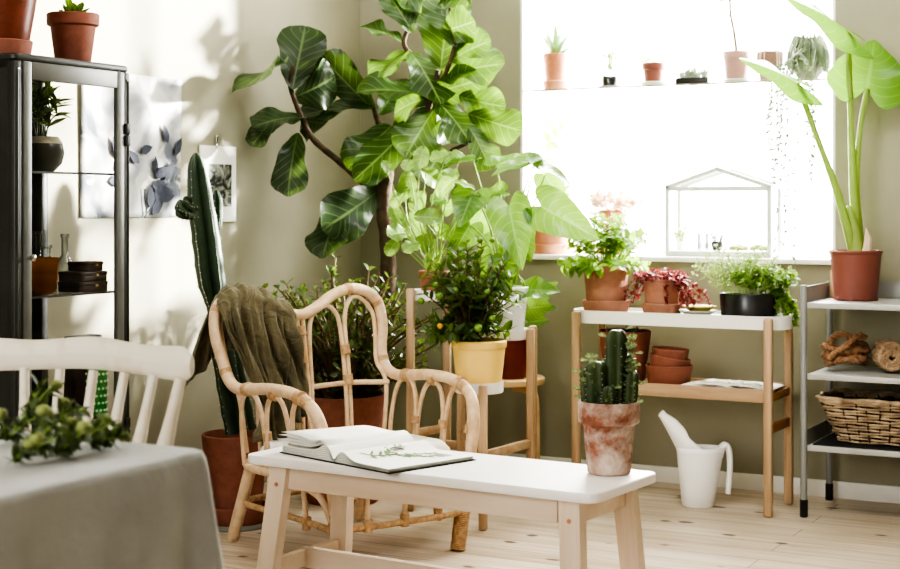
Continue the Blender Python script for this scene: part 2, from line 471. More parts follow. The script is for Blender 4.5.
SILV = m_leaf('silver_green_leaf', srgb(116, 130, 104), srgb(158, 170, 140), srgb(160, 172, 144), srgb(130, 150, 96), .1, 3, .5, .1, 14)
SPRIG = m_leaf('sprig_leaf', srgb(54, 68, 38), srgb(90, 104, 60), srgb(150, 164, 108), srgb(120, 144, 66), .25, 4, .5, .2, 18)
CACT = m_plain('cactus_green', srgb(58, 78, 54), srgb(44, 62, 42), .45, 9, bump=.1)
CACT2 = m_plain('dark_cactus_green', srgb(52, 66, 38), srgb(76, 92, 52), .5, 12)
SPINE = m_plain('pale_spines', srgb(220, 212, 190), None, .7, 30)
FRUIT = m_plain('green_citrus', srgb(110, 146, 48), srgb(90, 126, 40), .35, 30)
FRUITO = m_plain('ripening_citrus', srgb(214, 160, 50), srgb(190, 150, 50), .35, 30)
BLACKG = m_plain('black_glaze', srgb(30, 30, 32), srgb(52, 50, 48), .25, 5)
CANW = m_plain('white_plastic', srgb(246, 245, 243), srgb(240, 239, 236), .35, 4)
YPLATE = m_plain('mustard_glaze', srgb(206, 190, 96), None, .35, 6)
GPLATE = m_plain('grey_glaze', srgb(168, 170, 160), None, .35, 6)
INKD = m_plain('dark_ink', srgb(48, 52, 64), srgb(74, 78, 92), .8, 20)
INKG = m_plain('green_ink', srgb(132, 158, 110), srgb(100, 130, 84), .8, 30)
GREENPL = m_plain('green_plastic', srgb(40, 130, 50), None, .4, 10)
GOLDI = m_plain('gold_print', srgb(170, 150, 90), None, .6, 20)
BROWNBOX = m_plain('brown_leather_board', srgb(70, 52, 40), srgb(52, 38, 30), .6, 30, bump=.2)
PEBB = m_plain('white_pebbles', srgb(226, 220, 212), srgb(190, 182, 172), .8, 40)
POSTER = m_poster(); PHOTO = m_photo()
STONE = m_plain('zinc_tray', srgb(168, 168, 162), None, .5, 10, .3)
# ---------------------------------------------------------------- setting
X0, X1, Y0 = 0.0, 5.4, -8.2
HC = 3.0
struct('floor', MB().box(((X0+X1)/2, Y0/2, -.05), (X1-X0+.6, -Y0+.6, .1)), FLOOR)
wx0, wx1, wz0, wz1 = .852, 2.284, .956, 2.86
WT = .34
wb = MB()
wb.box(((wx0-.3)/2, WT/2, HC/2), (wx0+.3, WT, HC))
wb.box(((wx1+X1+.3)/2, WT/2, HC/2), (X1+.3-wx1, WT, HC))
wb.box(((wx0+wx1)/2, WT/2, wz0/2), (wx1-wx0, WT, wz0))
wb.box(((wx0+wx1)/2, WT/2, (wz1+HC)/2), (wx1-wx0, WT, HC-wz1))
struct('wall_back', wb, WALL)
struct('wall_left', MB().box((-.15, Y0/2, HC/2), (.3, -Y0, HC)), WALL)
struct('ceiling', MB().box(((X0+X1)/2, Y0/2, HC+.05), (X1-X0+.6, -Y0+.6, .1)), CEIL)
struct('baseboard_back', MB().box(((X0+X1)/2, -.008, .034), (X1-X0, .016, .068), None, .004), WHITEP)
struct('baseboard_left', MB().box((.008, Y0/2-.01, .034), (.016, -Y0-.03, .068), None, .004), WHITEP)
# right wall stands out of view and closes the room towards its far corner
struct('wall_right', MB().box((X1+.15, Y0/2, HC/2), (.3, -Y0, HC)), WALL)
win = thing('window_1', 'tall bright window with deep white reveals', 'window', (0, 0, 0)); win['kind'] = 'structure'
del win['category']; del win['label']
rvl = MB()
rvl.box((wx0+.006, WT/2+.002, (wz0+wz1)/2), (.012, WT-.006, wz1-wz0-.002))
rvl.box((wx1-.006, WT/2+.002, (wz0+wz1)/2), (.012, WT-.006, wz1-wz0-.002))
rvl.box(((wx0+wx1)/2, WT/2+.002, wz1-.006), (wx1-wx0-.02, WT-.006, .012))
struct('window_reveal', rvl, WHITEP, win)
sill = MB().box(((wx0+wx1)/2, WT/2-.02, .966), (wx1-wx0-.026, WT-.01, .022))
sill.box(((wx0+wx1)/2+.015, -.018, .966), (wx1-wx0+.06, .034, .022), None, .004)
struct('window_sill', sill, WHITEP, win)
fr = MB()
fy = .285
def fbar(xa, xb, za, zb, d=.05): fr.box(((xa+xb)/2, fy, (za+zb)/2), (xb-xa, d, zb-za), None, .004)
fbar(wx0+.013, wx0+.065, .978, wz1-.012); fbar(wx1-.065, wx1-.013, .978, wz1-.012)
fbar(wx0+.066, wx1-.066, .978, 1.03); fbar(wx0+.066, wx1-.066, wz1-.07, wz1-.012)
struct('window_frame', fr, WFRAME, win)
fr = MB()
mx = OnW(694, 40, fy).x
fbar(mx-.016, mx+.016, 1.031, wz1-.071, .03)
struct('window_muntin', fr, WFRAME, win)
struct('window_pane', MB().box(((wx0+wx1)/2, fy+.03, (1.0+wz1)/2), (wx1-wx0-.03, .006, wz1-1.02)), PANE, win)
# ---------------------------------------------------------------- camera, light
cd = bpy.data.cameras.new('camera'); cam = bpy.data.objects.new('camera', cd); COL.objects.link(cam)
cam.location = CAM; cam.rotation_euler = (PI/2, 0, YAW)
cd.sensor_width = 36; cd.sensor_fit = 'HORIZONTAL'; cd.lens = 36*FPX/900; cd.shift_y = -(284.5-HY)/900
cd.clip_start = .05; cd.clip_end = 100
cd.dof.use_dof = True; cd.dof.focus_distance = 4.9; cd.dof.aperture_fstop = 3.8
scene.camera = cam
wd = bpy.data.worlds.new('sky_light'); scene.world = wd; wd.use_nodes = True
bg = wd.node_tree.nodes['Background']
bg.inputs[0].default_value = (1.0, .995, .98, 1); wn = wd.node_tree.nodes; wl = wd.node_tree.links
tcw = wn.new('ShaderNodeTexCoord'); spw = wn.new('ShaderNodeSeparateXYZ'); mrw = wn.new('ShaderNodeMapRange')
wl.new(tcw.outputs['Generated'], spw.inputs[0]); wl.new(spw.outputs[1], mrw.inputs[0]); wl.new(mrw.outputs[0], bg.inputs[1])
mrw.inputs[1].default_value = -.1; mrw.inputs[2].default_value = .45; mrw.inputs[3].default_value = .62; mrw.inputs[4].default_value = 4.5
sd = bpy.data.lights.new('sun', 'SUN'); so = bpy.data.objects.new('sun', sd); COL.objects.link(so)
sdir = Vector((-.64, -.768, -.235)).normalized()
so.rotation_euler = sdir.to_track_quat('-Z', 'Y').to_euler(); so.location = (4, 5, 3)
sd.energy = 15.5; sd.angle = math.radians(3.2); sd.color = (1, .98, .94)
def area(name, loc, target, sx, sy, power, col=(1, 1, 1)):
    l = bpy.data.lights.new(name, 'AREA'); o = bpy.data.objects.new(name, l); COL.objects.link(o)
    l.shape = 'RECTANGLE'; l.size = sx; l.size_y = sy; l.energy = power; l.color = col
    o.location = loc; o.rotation_euler = (Vector(target)-Vector(loc)).to_track_quat('-Z', 'Y').to_euler()
    return o
area('window_light', (1.57, .5, 1.9), (1.9, -3, .7), 1.4, 1.4, 75, (1, .98, .94))
area('front_fill', (.9, -7.8, 2.3), (2.3, -1.2, .7), 1.6, 1.6, 46, (1, .985, .965))  # added soft fill from behind the camera for the sides facing it
area('high_wall_fill', (2.5, -2.3, 2.85), (1.9, 0, 1.7), 2.2, .5, 17, (1, .99, .96))  # added unseen fill below the ceiling, brightens the upper window wall
scene.view_settings.view_transform = 'AgX'
scene.view_settings.look = 'AgX - Very High Contrast'
scene.view_settings.exposure = 1.15
scene.cycles.max_bounces = 8; scene.cycles.transparent_max_bounces = 24
scene.cycles.use_denoising = True
scene.cycles.sample_clamp_indirect = 6.0
# ---------------------------------------------------------------- pots
def potprof(rt, rb, h, wall=.009, rim_h=0.0, rim_o=0.0, inner=.02, foot=0.0):
    p = [(1e-4, 0), (rb-.004, 0), (rb, .004)]
    if rim_h:
        zr = h-rim_h; rr = rb+(rt-rim_o-rb)*zr/h
        p += [(rr, zr-.002), (rr+rim_o*.9, zr), (rt-.001, zr+.004), (rt, h-.004)]
    else:
        p += [(lerp(rb, rt, .5), h*.5), (rt, h-.004)]
    p += [(rt-.003, h), (rt-wall+.002, h), (rt-wall, h-.004), (lerp(rb, rt, .75)-wall, h*.72), (lerp(rb, rt, .72)-wall-.002, h*.70), (1e-4, h*.70)]
    return p
def potted(name, label, cat, loc, rt, rb, h, mat, rim_h=0, rim_o=0, soil=SOIL, group=None, rz=0, sz=None):
    t = thing(name, label, cat, loc, rz, group)
    MB().lathe(potprof(rt, rb, h, min(.009, rt*.09), rim_h, rim_o), n=40).build('pot', mat, t)
    if soil is not None:
        r = rt-.011-(rt-rb)*.12
        MB().lathe([(1e-4, h*.71), (r*.97, h*.71), (r, h*.86), (r*.6, h*.875), (1e-4, h*.88)], n=24).build('soil', soil, t)
    return t
def saucer(label, loc, r, h, mat, group=None):
    pf = [(1e-4, 0), (r*.88, 0), (r*.9, .003), (r, h-.004), (r-.003, h), (r-.009, h), (r*.88-.006, .012), (1e-4, .01)]
    return solo('saucer', MB().lathe(pf, n=40), mat, label, 'saucer', loc, 0, group)
# ================================================================ glass cabinet
CY0, CY1, CX0, CX1, CZ = -2.782, -2.247, .050, .472, 1.667
cab = thing('display_cabinet', 'tall dark grey metal cabinet with glass door against the left wall', 'cabinet', (.261, (CY0+CY1)/2, 0))
cw, cl = CX1-CX0, CY1-CY0
hx, hy = cw/2, cl/2
m = MB().prism(rrect(cw, cl, .02, 4), CZ-.022, CZ, bev=.006)
m.build('top_panel', CABM, cab)
MB().prism(rrect(cw, cl, .02, 4), .14, .18, bev=.006).build('bottom_panel', CABM, cab)
for sx in (-1, 1):
    for sy in (-1, 1):
        pw = .034 if sx > 0 else .06
        pm = MB().box((sx*(hx-pw/2), sy*(hy-.017), (CZ+.158)/2), (pw, .034, CZ-.203), None, .006)
        if sx > 0:
            pm.tube([(sx*(hx-.017)+.017, sy*(hy-.010), .2), (sx*(hx-.017)+.017, sy*(hy-.010), CZ-.05)], .004, 6)
        pm.build('corner_post', CABM, cab)
        MB().lathe([(1e-4, 0), (.012, 0), (.016, .14), (1e-4, .14)], (sx*(hx-.03), sy*(hy-.03), 0), 12).build('leg', CABM, cab)
MB().box((-hx+.006, 0, .905), (.006, cl-.07, 1.44)).build('back_panel', CABM, cab)
MB().box((.0, -hy+.008, .905), (cw-.07, .006, 1.44)).build('side_panel', CABM, cab)
MB().box((.0, hy-.008, .905), (cw-.07, .005, 1.44)).build('side_glass', PANE, cab)
for z in (.50, .912, 1.306):
    sh = MB().box((-.005, 0, z-.003), (cw-.06, cl-.03, .006)).build('shelf', SHELFG, cab)
    MB().box((hx-.036, 0, z-.003), (.003, cl-.07, .007)).build('shelf_edge', BLACK, sh)
for sy in (-1, 1):
    for z in (.50, .912, 1.306):
        MB().box((-hx+.045, sy*(hy-.025), z-.014), (.02, .014, .016), None, .003).build('shelf_bracket', CHROME, cab)
dm = MB()
dw = cl-.066
for sy in (-1, 1): dm.box((hx-.004, sy*(dw/2-.018), .932), (.018, .036, 1.424), None, .004)
for z in (.25, 1.6165): dm.box((hx-.004, 0, z), (.018, dw-.072, .055), None, .003)
door = dm.build('door', CABM2, cab)
MB().box((hx-.006, 0, .92), (.004, dw-.07, 1.335)).build('door_glass', PANE, door)
kn = OnL(26, 258, CX1+.01)
MB().lathe([(1e-4, 0), (.006, 0), (.006, .012), (.011, .016), (.011, .024), (1e-4, .026)], (hx+.005, -dw/2+.018, kn.z), 16, Matrix.Rotation(PI/2, 3, 'Y')).build('knob', CHROME, door)
for z in (OnL(128, 135, CX1).z, .45):
    MB().box((hx+.002, hy-.022, z+.02), (.022, .02, .035), None, .003).box((hx+.002, hy-.022, z-.02), (.022, .02, .035), None, .003).build('hinge', BLACK, cab)
for sy in (-1, 1):
    MB().ball((hx+.001, sy*(hy-.014), CZ-.05), .005, 8, 4).build('screw', CHROME, cab)
# --- in the cabinet
def cabp(px, py, xw): return OnL(px, py, xw)
S1, S2, S3 = 1.3068, .9128, .5008
def bottle(label, x, y, z, r, h, neck, mat, name='glass_bottle', cat='bottle'):
    pf = [(1e-4, 0), (r*.9, 0), (r, .008), (r, h*.35), (r*.82, h*.48), (neck, h*.62), (neck, h*.93), (neck*1.25, h*.94), (neck*1.25, h), (neck*.8, h)]
    return solo(name, MB().lathe(pf, n=28), mat, label, cat, (x, y, z), smooth=60)
bottle('slender clear bottle with long neck, directly behind the amber vase', .21, OnL(37, 260, .21).y, S2, .034, .20, .013, GLASSB)
bottle('clear bottle with sloping shoulders between the slender bottle and the dark boxes', .262, OnL(65, 260, .262).y, S2, .042, .19, .012, GLASSB)
bottle('shorter round clear bottle right behind the amber vase in the cabinet', .285, OnL(46, 260, .285).y, S2, .038, .155, .016, GLASSB)
vx = .385; vy = OnL(44, 290, vx).y
pf = [(1e-4, .006), (.016, .004), (.026, .0), (.036, .012), (.043, .05), (.044, .085), (.046, .118), (.0445, .118), (.042, .085), (.040, .05), (.033, .016), (1e-4, .01)]
solo('amber_vase', MB().lathe(pf, n=26), AMBER, 'small amber glass vase on the middle shelf of the cabinet', 'vase', (vx, vy, S2+.0008), smooth=70)
bxl = [('dark round-cornered box at the bottom of the stack in the cabinet', .112, .035), ('dark box in the middle of the stack in the cabinet', .110, .033), ('smaller dark box on top of the stack in the cabinet', .082, .032)]
bx, by = .385, OnL(83, 290, .385).y; zz = S2
for k, (lb, w_, h_) in enumerate(bxl):
    t = thing('keepsake_box', lb, 'box', (bx, by+(.012 if k == 2 else 0), zz+.0005), math.radians(4*k-4), 'dark boxes stacked in the cabinet')
    MB().prism(rrect(w_, w_*1.12, .012), 0, h_*.6, bev=.002).build('body', BROWNBOX, t)
    MB().prism(rrect(w_+.004, w_*1.12+.004, .013), h_*.6, h_-.001, bev=.002).build('lid', BROWNBOX, t)
    MB().box((w_/2+.002, .005, h_*.62), (.004, .012, .008)).build('clasp', GOLDI, t)
    zz += h_
t = thing('round_planter', 'dark round planter with pale striped rim and hanging leaves on the top cabinet shelf', 'plant', (.3, OnL(44, 168, .3).y, S1))
MB().lathe([(1e-4, 0), (.03, 0), (.058, .03), (.066, .065), (.06, .095), (.045, .115), (.038, .115), (.05, .08), (1e-4, .06)], n=30).build('pot', m_plain('dark_bronze_glaze', srgb(54, 54, 40), srgb(36, 36, 28), .35, 8), t)
MB().lathe([(.0607, .0945), (.0585, .100), (.046, .118), (.037, .117), (.036, .114), (.045, .112), (.058, .094)], n=30).build('striped_rim', m_plain('pale_stripe', srgb(196, 190, 168), srgb(120, 112, 84), .5, 20), t)
rng = random.Random(4); ml = MB(); ms = MB()
shrub(ml, ms, rng, (0, -.02, .1), 12, .22, .06, 4, .07, .38, 'lance', .3, .2, .003, arch=.1, rb=.02)
ml.build('foliage', CITRUS, t, 0); ms.build('stems', STEMD, t)
by = OnL(83, 400, .345).y
t = thing('display_box', 'black box standing on the low cabinet shelf behind the white chair', 'box', (.345, by, S3))
MB().box((0, 0, .131), (.05, .135, .262), None, .004).build('body', BLACK, t)
ml = MB()
for k in range(5):
    a = k*2*PI/5; leaf(ml, (.0262, -.03, .21), (.0262, -.03+.022*math.cos(a), .21+.022*math.sin(a)), (1, 0, 0), .014, 'ovate', 0, 0)
ml.build('flower_print', GOLDI, t)
gm = MB().lathe([(1e-4, 0), (.031, 0), (.035, .2), (.038, .22), (.035, .22), (.030, .01), (1e-4, .01)], n=28)
t = thing('perforated_holder', 'bright green perforated holder on the low cabinet shelf', 'holder', (.421, OnL(97, 400, .421).y, S3))
gm.build('body', GREENPL, t)
dm = MB()
for r in range(8):
    for c in range(14):
        a = 2*PI*(c+(r % 2)*.5)/14; rr = .0315+.004*(r*.024+.02)/.2
        dm.ball((math.cos(a)*rr, math.sin(a)*rr, .02+r*.024), .005, 6, 4, (1, 1, 1))
dm.build('holes', m_plain('pale_green_holes', srgb(176, 206, 170), None, .6), t)
t = thing('dark_bowl', 'dark bowl with a coppery rim at the left end of the low cabinet shelf', 'bowl', (.34, OnL(36, 400, .34).y, S3))
MB().lathe([(1e-4, 0), (.03, 0), (.05, .05), (.052, .09), (.048, .09), (.045, .05), (1e-4, .01)], n=28).build('body', BLACKG, t)
MB().lathe([(.053, .086), (.054, .092), (.047, .093), (.047, .087), (.053, .086)], n=28).build('rim', TERRAD, t)
# --- on the cabinet
p = OnL(73, 57, .27)
t = potted('potted_succulent', 'small rimmed terracotta pot with a stubby green succulent on the cabinet top', 'plant', (.27, p.y, CZ), .088, .058, .182, TERRA2, .042, .007)
rng = random.Random(8); ml = MB()
for k in range(26):
    a = k*2.4; el = .2+.9*(k/26)
    d = Vector((math.cos(a)*math.cos(el), math.sin(a)*math.cos(el), math.sin(el)))
    leaf(ml, Vector((0, 0, .162))+d*.01, Vector((0, 0, .162))+d*rng.uniform(.055, .085), UP, .03, 'spoon', .3, -.1, 3, 5)
ml.build('foliage', m_leaf('rosette_leaf', srgb(44, 66, 34), srgb(110, 146, 60), srgb(150, 180, 90), srgb(150, 190, 70), .2, 3), t, 0)
p = OnL(8, 52, .26)
saucer('terracotta saucer under the glazed brown pot on the cabinet', (.255, p.y-.02, CZ), .096, .062, TERRA2)
t = potted('potted_plant', 'large glazed brown pot in a saucer at the end of the cabinet top', 'plant', (.255, p.y-.02, CZ+.0135), .115, .078, .23, TERRAD, 0, 0)
ml = MB(); ms = MB(); shrub(ml, ms, random.Random(3), (0, 0, .19), 9, .25, .12, 5, .07, .5)
ml.build('foliage', CRASS, t, 0); ms.build('stems', STEMD, t)
# ================================================================ pictures on the left wall
pa = OnL(80, 218, .004); pb = OnL(180, 80, .004)
cy, hh = (pa.y+pb.y)/2, (pa.z+pb.z)/2
wp, hp = abs(pb.y-pa.y), pb.z-pa.z
t = thing('watercolour_picture', 'large pale watercolour sheet of grey leaves taped to the left wall', 'picture', (.003, cy, hh-hp/2))
def sheet(u, v): return Vector((.002+.006*math.sin(u*6+v*2)**2*(v if v > .5 else .3), (u-.5)*wp, v*hp))
MB().grid(sheet, 20, 20).build('sheet', POSTER, t, solid=.0015)
ml = MB(); rng = random.Random(7)
for (u0, v0, n, sc) in ((.74, .02, 8, .095), (.62, .30, 5, .075), (.86, .45, 4, .08), (.3, .25, 6, .09)):
    for k in range(n):
        a = PI*.5+rng.uniform(-1.3, 1.3)-(.35 if u0 < .8 else 0)
        b = Vector((.0125+.0008*k, (u0-.5)*wp+rng.uniform(-.05, .06), v0*hp+k*.022))
        if n != 8 and k % 2: continue
        leaf(ml, b, b+Vector((0, math.cos(a)*sc, abs(math.sin(a))*sc)), (1, 0, 0), sc*.5, 'ovate', 0, 0, 4, 6)
for (q0, q1) in (((.60, .0), (.84, .24)), ((.62, .03), (.60, .2))):
    ml.tube([(.0125, (q0[0]-.5)*wp, q0[1]*hp), (.0125, (q1[0]-.5)*wp, q1[1]*hp)], .003, 5)
ml.build('painted_leaves', INKD, t, 0)
pa = OnL(199, 222, .004); pb = OnL(235, 147, .004)
t = thing('small_picture', 'small white print with a dark plant photograph hanging behind the tall cactus', 'picture', (.003, (pa.y+pb.y)/2, pa.z))
w_, h_ = abs(pb.y-pa.y), pb.z-pa.z
MB().box((.003, 0, h_/2), (.006, w_, h_)).build('sheet', PAPER, t)
MB().box((.0068, .015, h_*.48), (.0012, w_*.62, h_*.56)).build('photograph', PHOTO, t)
MB().box((.005, -.01, h_+.018), (.006, .012, .05), None, .002).build('hanger', CHROME, t)
# ================================================================ foreground table, cloth, chair, sprigs
TZ = .735
tc = C2W(-.455, 2.885)                       # the table corner that shows
TL, TD = 1.35, .80                           # along -x and -y
t = thing('dining_table', 'dining table under the grey linen cloth in front', 'table', (tc.x-TL/2, tc.y-TD/2, 0))
MB().prism(rrect(TL-.01, TD-.01, .03), TZ-.03, TZ-.002).build('table_top', CHAIRW, t)
for sx in (-1, 1):
    for sy in (-1, 1):
        MB().lathe([(1e-4, 0), (.02, 0), (.03, .4), (.032, TZ-.03), (1e-4, TZ-.03)], (sx*(TL/2-.1), sy*(TD/2-.1), 0), 16).build('leg', CHAIRW, t)
ring = rrect(TL, TD, .035, 6)
N = len(ring)
def dense(poly, step=.022):
    out = []
    for a, b in zip(poly, poly[1:]+poly[:1]):
        a = Vector(a); b = Vector(b); k = max(1, int((b-a).length/step))
        for i in range(k): out.append(a.lerp(b, i/k))
    return out
rg = dense(ring); N = len(rg)
m = MB(); vs, fs = [], []
rows = [(0.0, 0.0)]+[(.004+.0*i, i) for i in range(0)]
prof = [(-.03, .004), (-.008, .0035), (.002, .0), (.007, -.012), (.009, -.04), (.011, -.10), (.014, -.18), (.018, -.26), (.022, -.34), (.026, -.44)]
rng = random.Random(12)
for i, q in enumerate(rg):
    a = rg[i-1]; b = rg[(i+1) % N]
    tg = (b-a).normalized(); nn = Vector((tg.y, -tg.x))
    s_ = i*.022
    corner = 1 if abs(q.x) > TL/2-.07 and abs(q.y) > TD/2-.07 else 0
    for o, z in prof:
        k = max(0, -z)/.44
        f = (.028*math.sin(s_*15+1.0*math.sin(s_*4))+.012*math.sin(s_*31+2)+.006*math.sin(s_*67))*k**.8+.03*k*corner
        vs.append(Vector((q.x+nn.x*(o+max(f, -.012)), q.y+nn.y*(o+max(f, -.012)), TZ+z)))
R = len(prof)
for i in range(N):
    j = (i+1) % N
    for k in range(R-1): fs.append((i*R+k, i*R+k+1, j*R+k+1, j*R+k))
fs.append(tuple(i*R for i in range(N)))
m.add(vs, fs)
solo('tablecloth', m, LINEN, 'pale grey linen cloth draped over the foreground table', 'tablecloth', (tc.x-TL/2, tc.y-TD/2, 0), smooth=60)
# spindle chair (faces the table: local +y forward to the table)
ra, rb_ = C2W(-.555, 3.45), C2W(-1.115, 3.70)
mid = (ra+rb_)/2; dv = ra-rb_; ang = math.atan2(dv.y, dv.x)+PI       # local +x from right end to left end, +y towards the camera
t = thing('spindle_chair', 'worn white wooden spindle-back chair tucked behind the cloth-covered table', 'chair', (mid.x, mid.y, 0), ang)
L2 = dv.length/2
def railp(u, v):
    x = (u-.5)*2*L2; e = abs(u-.5)*2
    top = .042-.010*e**2+.012*math.cos(u*4*PI)*.4; bot = -.036+.012*math.cos((u-.5)*2*PI)*.5
    if e > .93: top -= (e-.93)*.25; bot += (e-.93)*.22
    y0 = .05*(e**2)
    a = v*2*PI
    return Vector((x, y0+.011*math.cos(a)-.0, .845+lerp(bot, top, .5+.5*math.sin(a))))
m = MB().grid(railp, 40, 12)
m.tube([railp(0, v/12) for v in range(0, 2)], .001, 4)
for u in (0, 1):
    c = [railp(u, v/12) for v in range(12)]
    m.add(c, [tuple(range(12)) if u else tuple(range(11, -1, -1))])
m.build('top_rail', CHAIRW, t, 60)
for k in range(7):
    e = -1+2*k/6
    x1 = e*(L2-.03); x0 = e*(L2-.11)
    pts = [Vector((lerp(x0, x1, q/10), lerp(.085, .05*e*e, q/10), lerp(.44, .812, q/10))) for q in range(11)]
    rr = [.010, .011, .013, .016, .018, .0175, .016, .0135, .012, .0115, .011]
    if abs(e) == 1: rr = [r*1.2 for r in rr]
    MB().tube(pts, rr, 12).build('spindle', CHAIRW, t, 60)
MB().prism(rrect(.42, .34, .06), .41, .44, c=(0, .20, 0), bev=.008).build('seat', CHAIRW, t)
for sx in (-1, 1):
    for sy in (.09, .31):
        MB().tube([(sx*.20, sy+(sy-.20)*.25, .0025), (sx*.18, sy+(sy-.20)*.12, .2), (sx*.16, sy, .415)], [.012, .02, .016], 12).build('leg', CHAIRW, t)
    MB().tube([(sx*.183, .085, .2), (sx*.183, .315, .2)], .010, 8).build('stretcher', CHAIRW, t)
# cut sprigs on the cloth
SEEDH = m_plain('seed_head_green', srgb(150, 158, 96), srgb(110, 120, 66), .7, 60)
rng = random.Random(21)
sp = [(6, 436, 55, -30), (14, 458, 30, 20), (34, 447, 60, 10), (56, 452, 40, 35), (72, 440, 20, -15), (44, 430, 60, -10), (92, 444, 0, 20), (16, 426, 110, 60)]
lbl = ['leafy green sprig lying on the cloth at its far left', 'drooping sprig at the front of the heap on the cloth', 'sprig with a round green seed head in the middle of the cloth heap', 'sprig with a plump round head nearest the cloth edge', 'thin sprig reaching right from the heap towards the chair spindles', 'upright bushy sprig at the back of the heap on the cloth', 'outermost small sprig lying nearest the table corner', 'tall sprig leaning up before the left chair spindles']
for k, (px, py, al, az) in enumerate(sp):
    b = G(px, min(py+8, 468), TZ+.004); b.z = TZ+.0045
    t = thing('cut_sprig', lbl[k], 'sprig', b, 0, 'green sprigs heaped on the tablecloth')
    ml = MB(); ms = MB(); mh = MB()
    for q in range(4):
        a = math.radians(az)+rng.uniform(-1.4, 1.4)
        d = (RIGHT*math.cos(a)*.8+VIEW*math.sin(a)*.6); d.normalize()
        ln = rng.uniform(.045, .085)
        e = d*ln+Vector((0, 0, rng.uniform(.02, .035)+al*.0006))
        pts = bez([(0, 0, .004), d*ln*.5+Vector((0, 0, .022+al*.0003)), e], 6)
        ms.tube(pts, .0016, 5)
        for j in range(1, len(pts), 2):
            for sg in range(3):
                dd = (rv(rng)+Vector((0, 0, .35))+d*.5).normalized(); l = rng.uniform(.020, .036)
                tp = pts[j]+dd*l; tp.z = max(tp.z, .006)
                leaf(ml, pts[j], tp, UP+rv(rng, .5), l*.42, 'ovate', .2, .15, 2, 4)
        if q < (2 if k in (2, 3, 1) else 1):
            MB().ball(e+Vector((0, 0, .005)), rng.uniform(.012, .018), 10, 6, (1, 1, .85)).build('seed_head', SEEDH, t)
    ml.build('foliage', SPRIG, t, 0); ms.build('stems', STEMG, t)
# ================================================================ bench
BZ = .45
FR = C2W(.374, 3.949); FL = C2W(-.622, 4.587)
bx_ = (FL-FR); BL_ = bx_.length; BW = .40
bang = math.atan2(-bx_.y, -bx_.x)            # local +x = towards the right end, +y away from the camera
BR3 = Matrix.Rotation(bang, 3, 'Z')
bc = (FR+FL)/2+BR3 @ Vector((0, BW/2, 0))
bench = thing('bench', 'low white-topped pine bench carrying the open book and cactus', 'bench', (bc.x, bc.y, 0), bang)
MB().prism(rrect(BL_, BW, .035, 6), BZ-.026, BZ, bev=.003).build('bench_top', BENCHW, bench)
for sx, nm in ((-1, 0), (1, 1)):
    for sy in (-1, 1):
        pts = []
        z1 = BZ-.027; xt = sx*(BL_/2-(.115 if sx < 0 else .09)); yt = sy*(BW/2-.045); xb = sx*(BL_/2-(.07 if sx < 0 else .06)); yb = sy*(BW/2-.01)
        vs = []
        for (x, y, z) in ((xb, yb, 0), (xt, yt, z1)):
            for a, b in ((-1, -1), (1, -1), (1, 1), (-1, 1)): vs.append(Vector((x+a*.031, y+b*.019, z)))
        l = MB().add(vs, [(3, 2, 1, 0), (4, 5, 6, 7), (0, 1, 5, 4), (1, 2, 6, 5), (2, 3, 7, 6), (3, 0, 4, 7)])
        lo = l.build('leg', PINEZ, bench, 20)
        if sy < 0:
            MB().lathe([(1e-4, .0), (.0065, 0), (.006, .003), (1e-4, .0035)], (xt+sx*.004, yt-.0243, z1-.055), 12, Matrix.Rotation(PI/2, 3, 'X')).build('peg', KNOT, lo)
    MB().box((sx*(BL_/2-(.115 if sx < 0 else .09)), 0, BZ-.062), (.028, BW-.128, .066), None, .002).build('end_rail', PINE, bench)
for sy in (-1, 1):
    MB().box((0, sy*(BW/2-.052), BZ-.062), (BL_-.264, .022, .068), None, .002).build('apron', PINE, bench)
for sx in (-1, 1):
    MB().box((sx*(BL_/2-.082), 0, .115), (.024, BW-.09, .05), None, .002).build('cross_bar', PINE, bench)
MB().box((0, 0, .115), (BL_-.15, .026, .062), None, .002).build('stretcher', PINE, bench)
# ================================================================ open book on the bench
e1 = Vector((.69, -.72)).normalized(); e2 = Vector((.72, .69)).normalized()
o2 = C2W(-.338, 4.435)
wx = C2W(-.335+e1.x, 4.42+e1.y)-o2; bka = math.atan2(wx.y, wx.x)
book = thing('open_book', 'large open botanical book lying on the white bench', 'book', (o2.x, o2.y, BZ+.0005), bka)
PW_, PH_ = .245, .325
m = MB().prism([(-PW_-.008, -.006), (.004, -.006), (.004, PH_+.006), (-PW_-.008, PH_+.006)], 0, .003)
m.prism([(.0045, -.006), (PW_+.008, -.006), (PW_+.008, PH_+.006), (.0045, PH_+.006)], 0, .003)
m.build('cover', BLACKG, book)
def page_z(u, top, hump, sgn):
    return .004+top*(1-.25*u)+hump*math.exp(-((u-.16)/.14)**2)-(top+hump*.25)*math.exp(-(u/.05)**2)*.75
def block(sgn, top, hump):
    mb = MB(); nu, nv = 22, 6
    vs, fs = [], []
    for i in range(nu+1):
        u = i/nu; x = sgn*(.001+u*(PW_-.002))
        for j in range(nv+1):
            y = j/nv*PH_
            vs.append((x, y, page_z(u, top, hump, sgn))); 
    off = len(vs)
    for i in range(nu+1):
        u = i/nu; x = sgn*(.001+u*(PW_-.002))
        for j in range(nv+1): vs.append((x, j/nv*PH_, .0035))
    s = nv+1
    for i in range(nu):
        for j in range(nv):
            a = i*s+j
            q = (a, a+s, a+s+1, a+1); fs.append(q if sgn > 0 else q[::-1])
    top_f = len(fs)
    for i in range(nu):
        for j in (0, nv):
            a = i*s+j; fs.append((a, a+s, a+s+off, a+off))
    for j in range(nv):
        a = nu*s+j; fs.append((a, a+1, a+1+off, a+off))
    return mb.add(vs, fs)
block(-1, .024, .020).build('left_pages', PAPER, book, 40)
block(1, .011, .022).build('right_pages', PAPER, book, 40)
ed = MB()
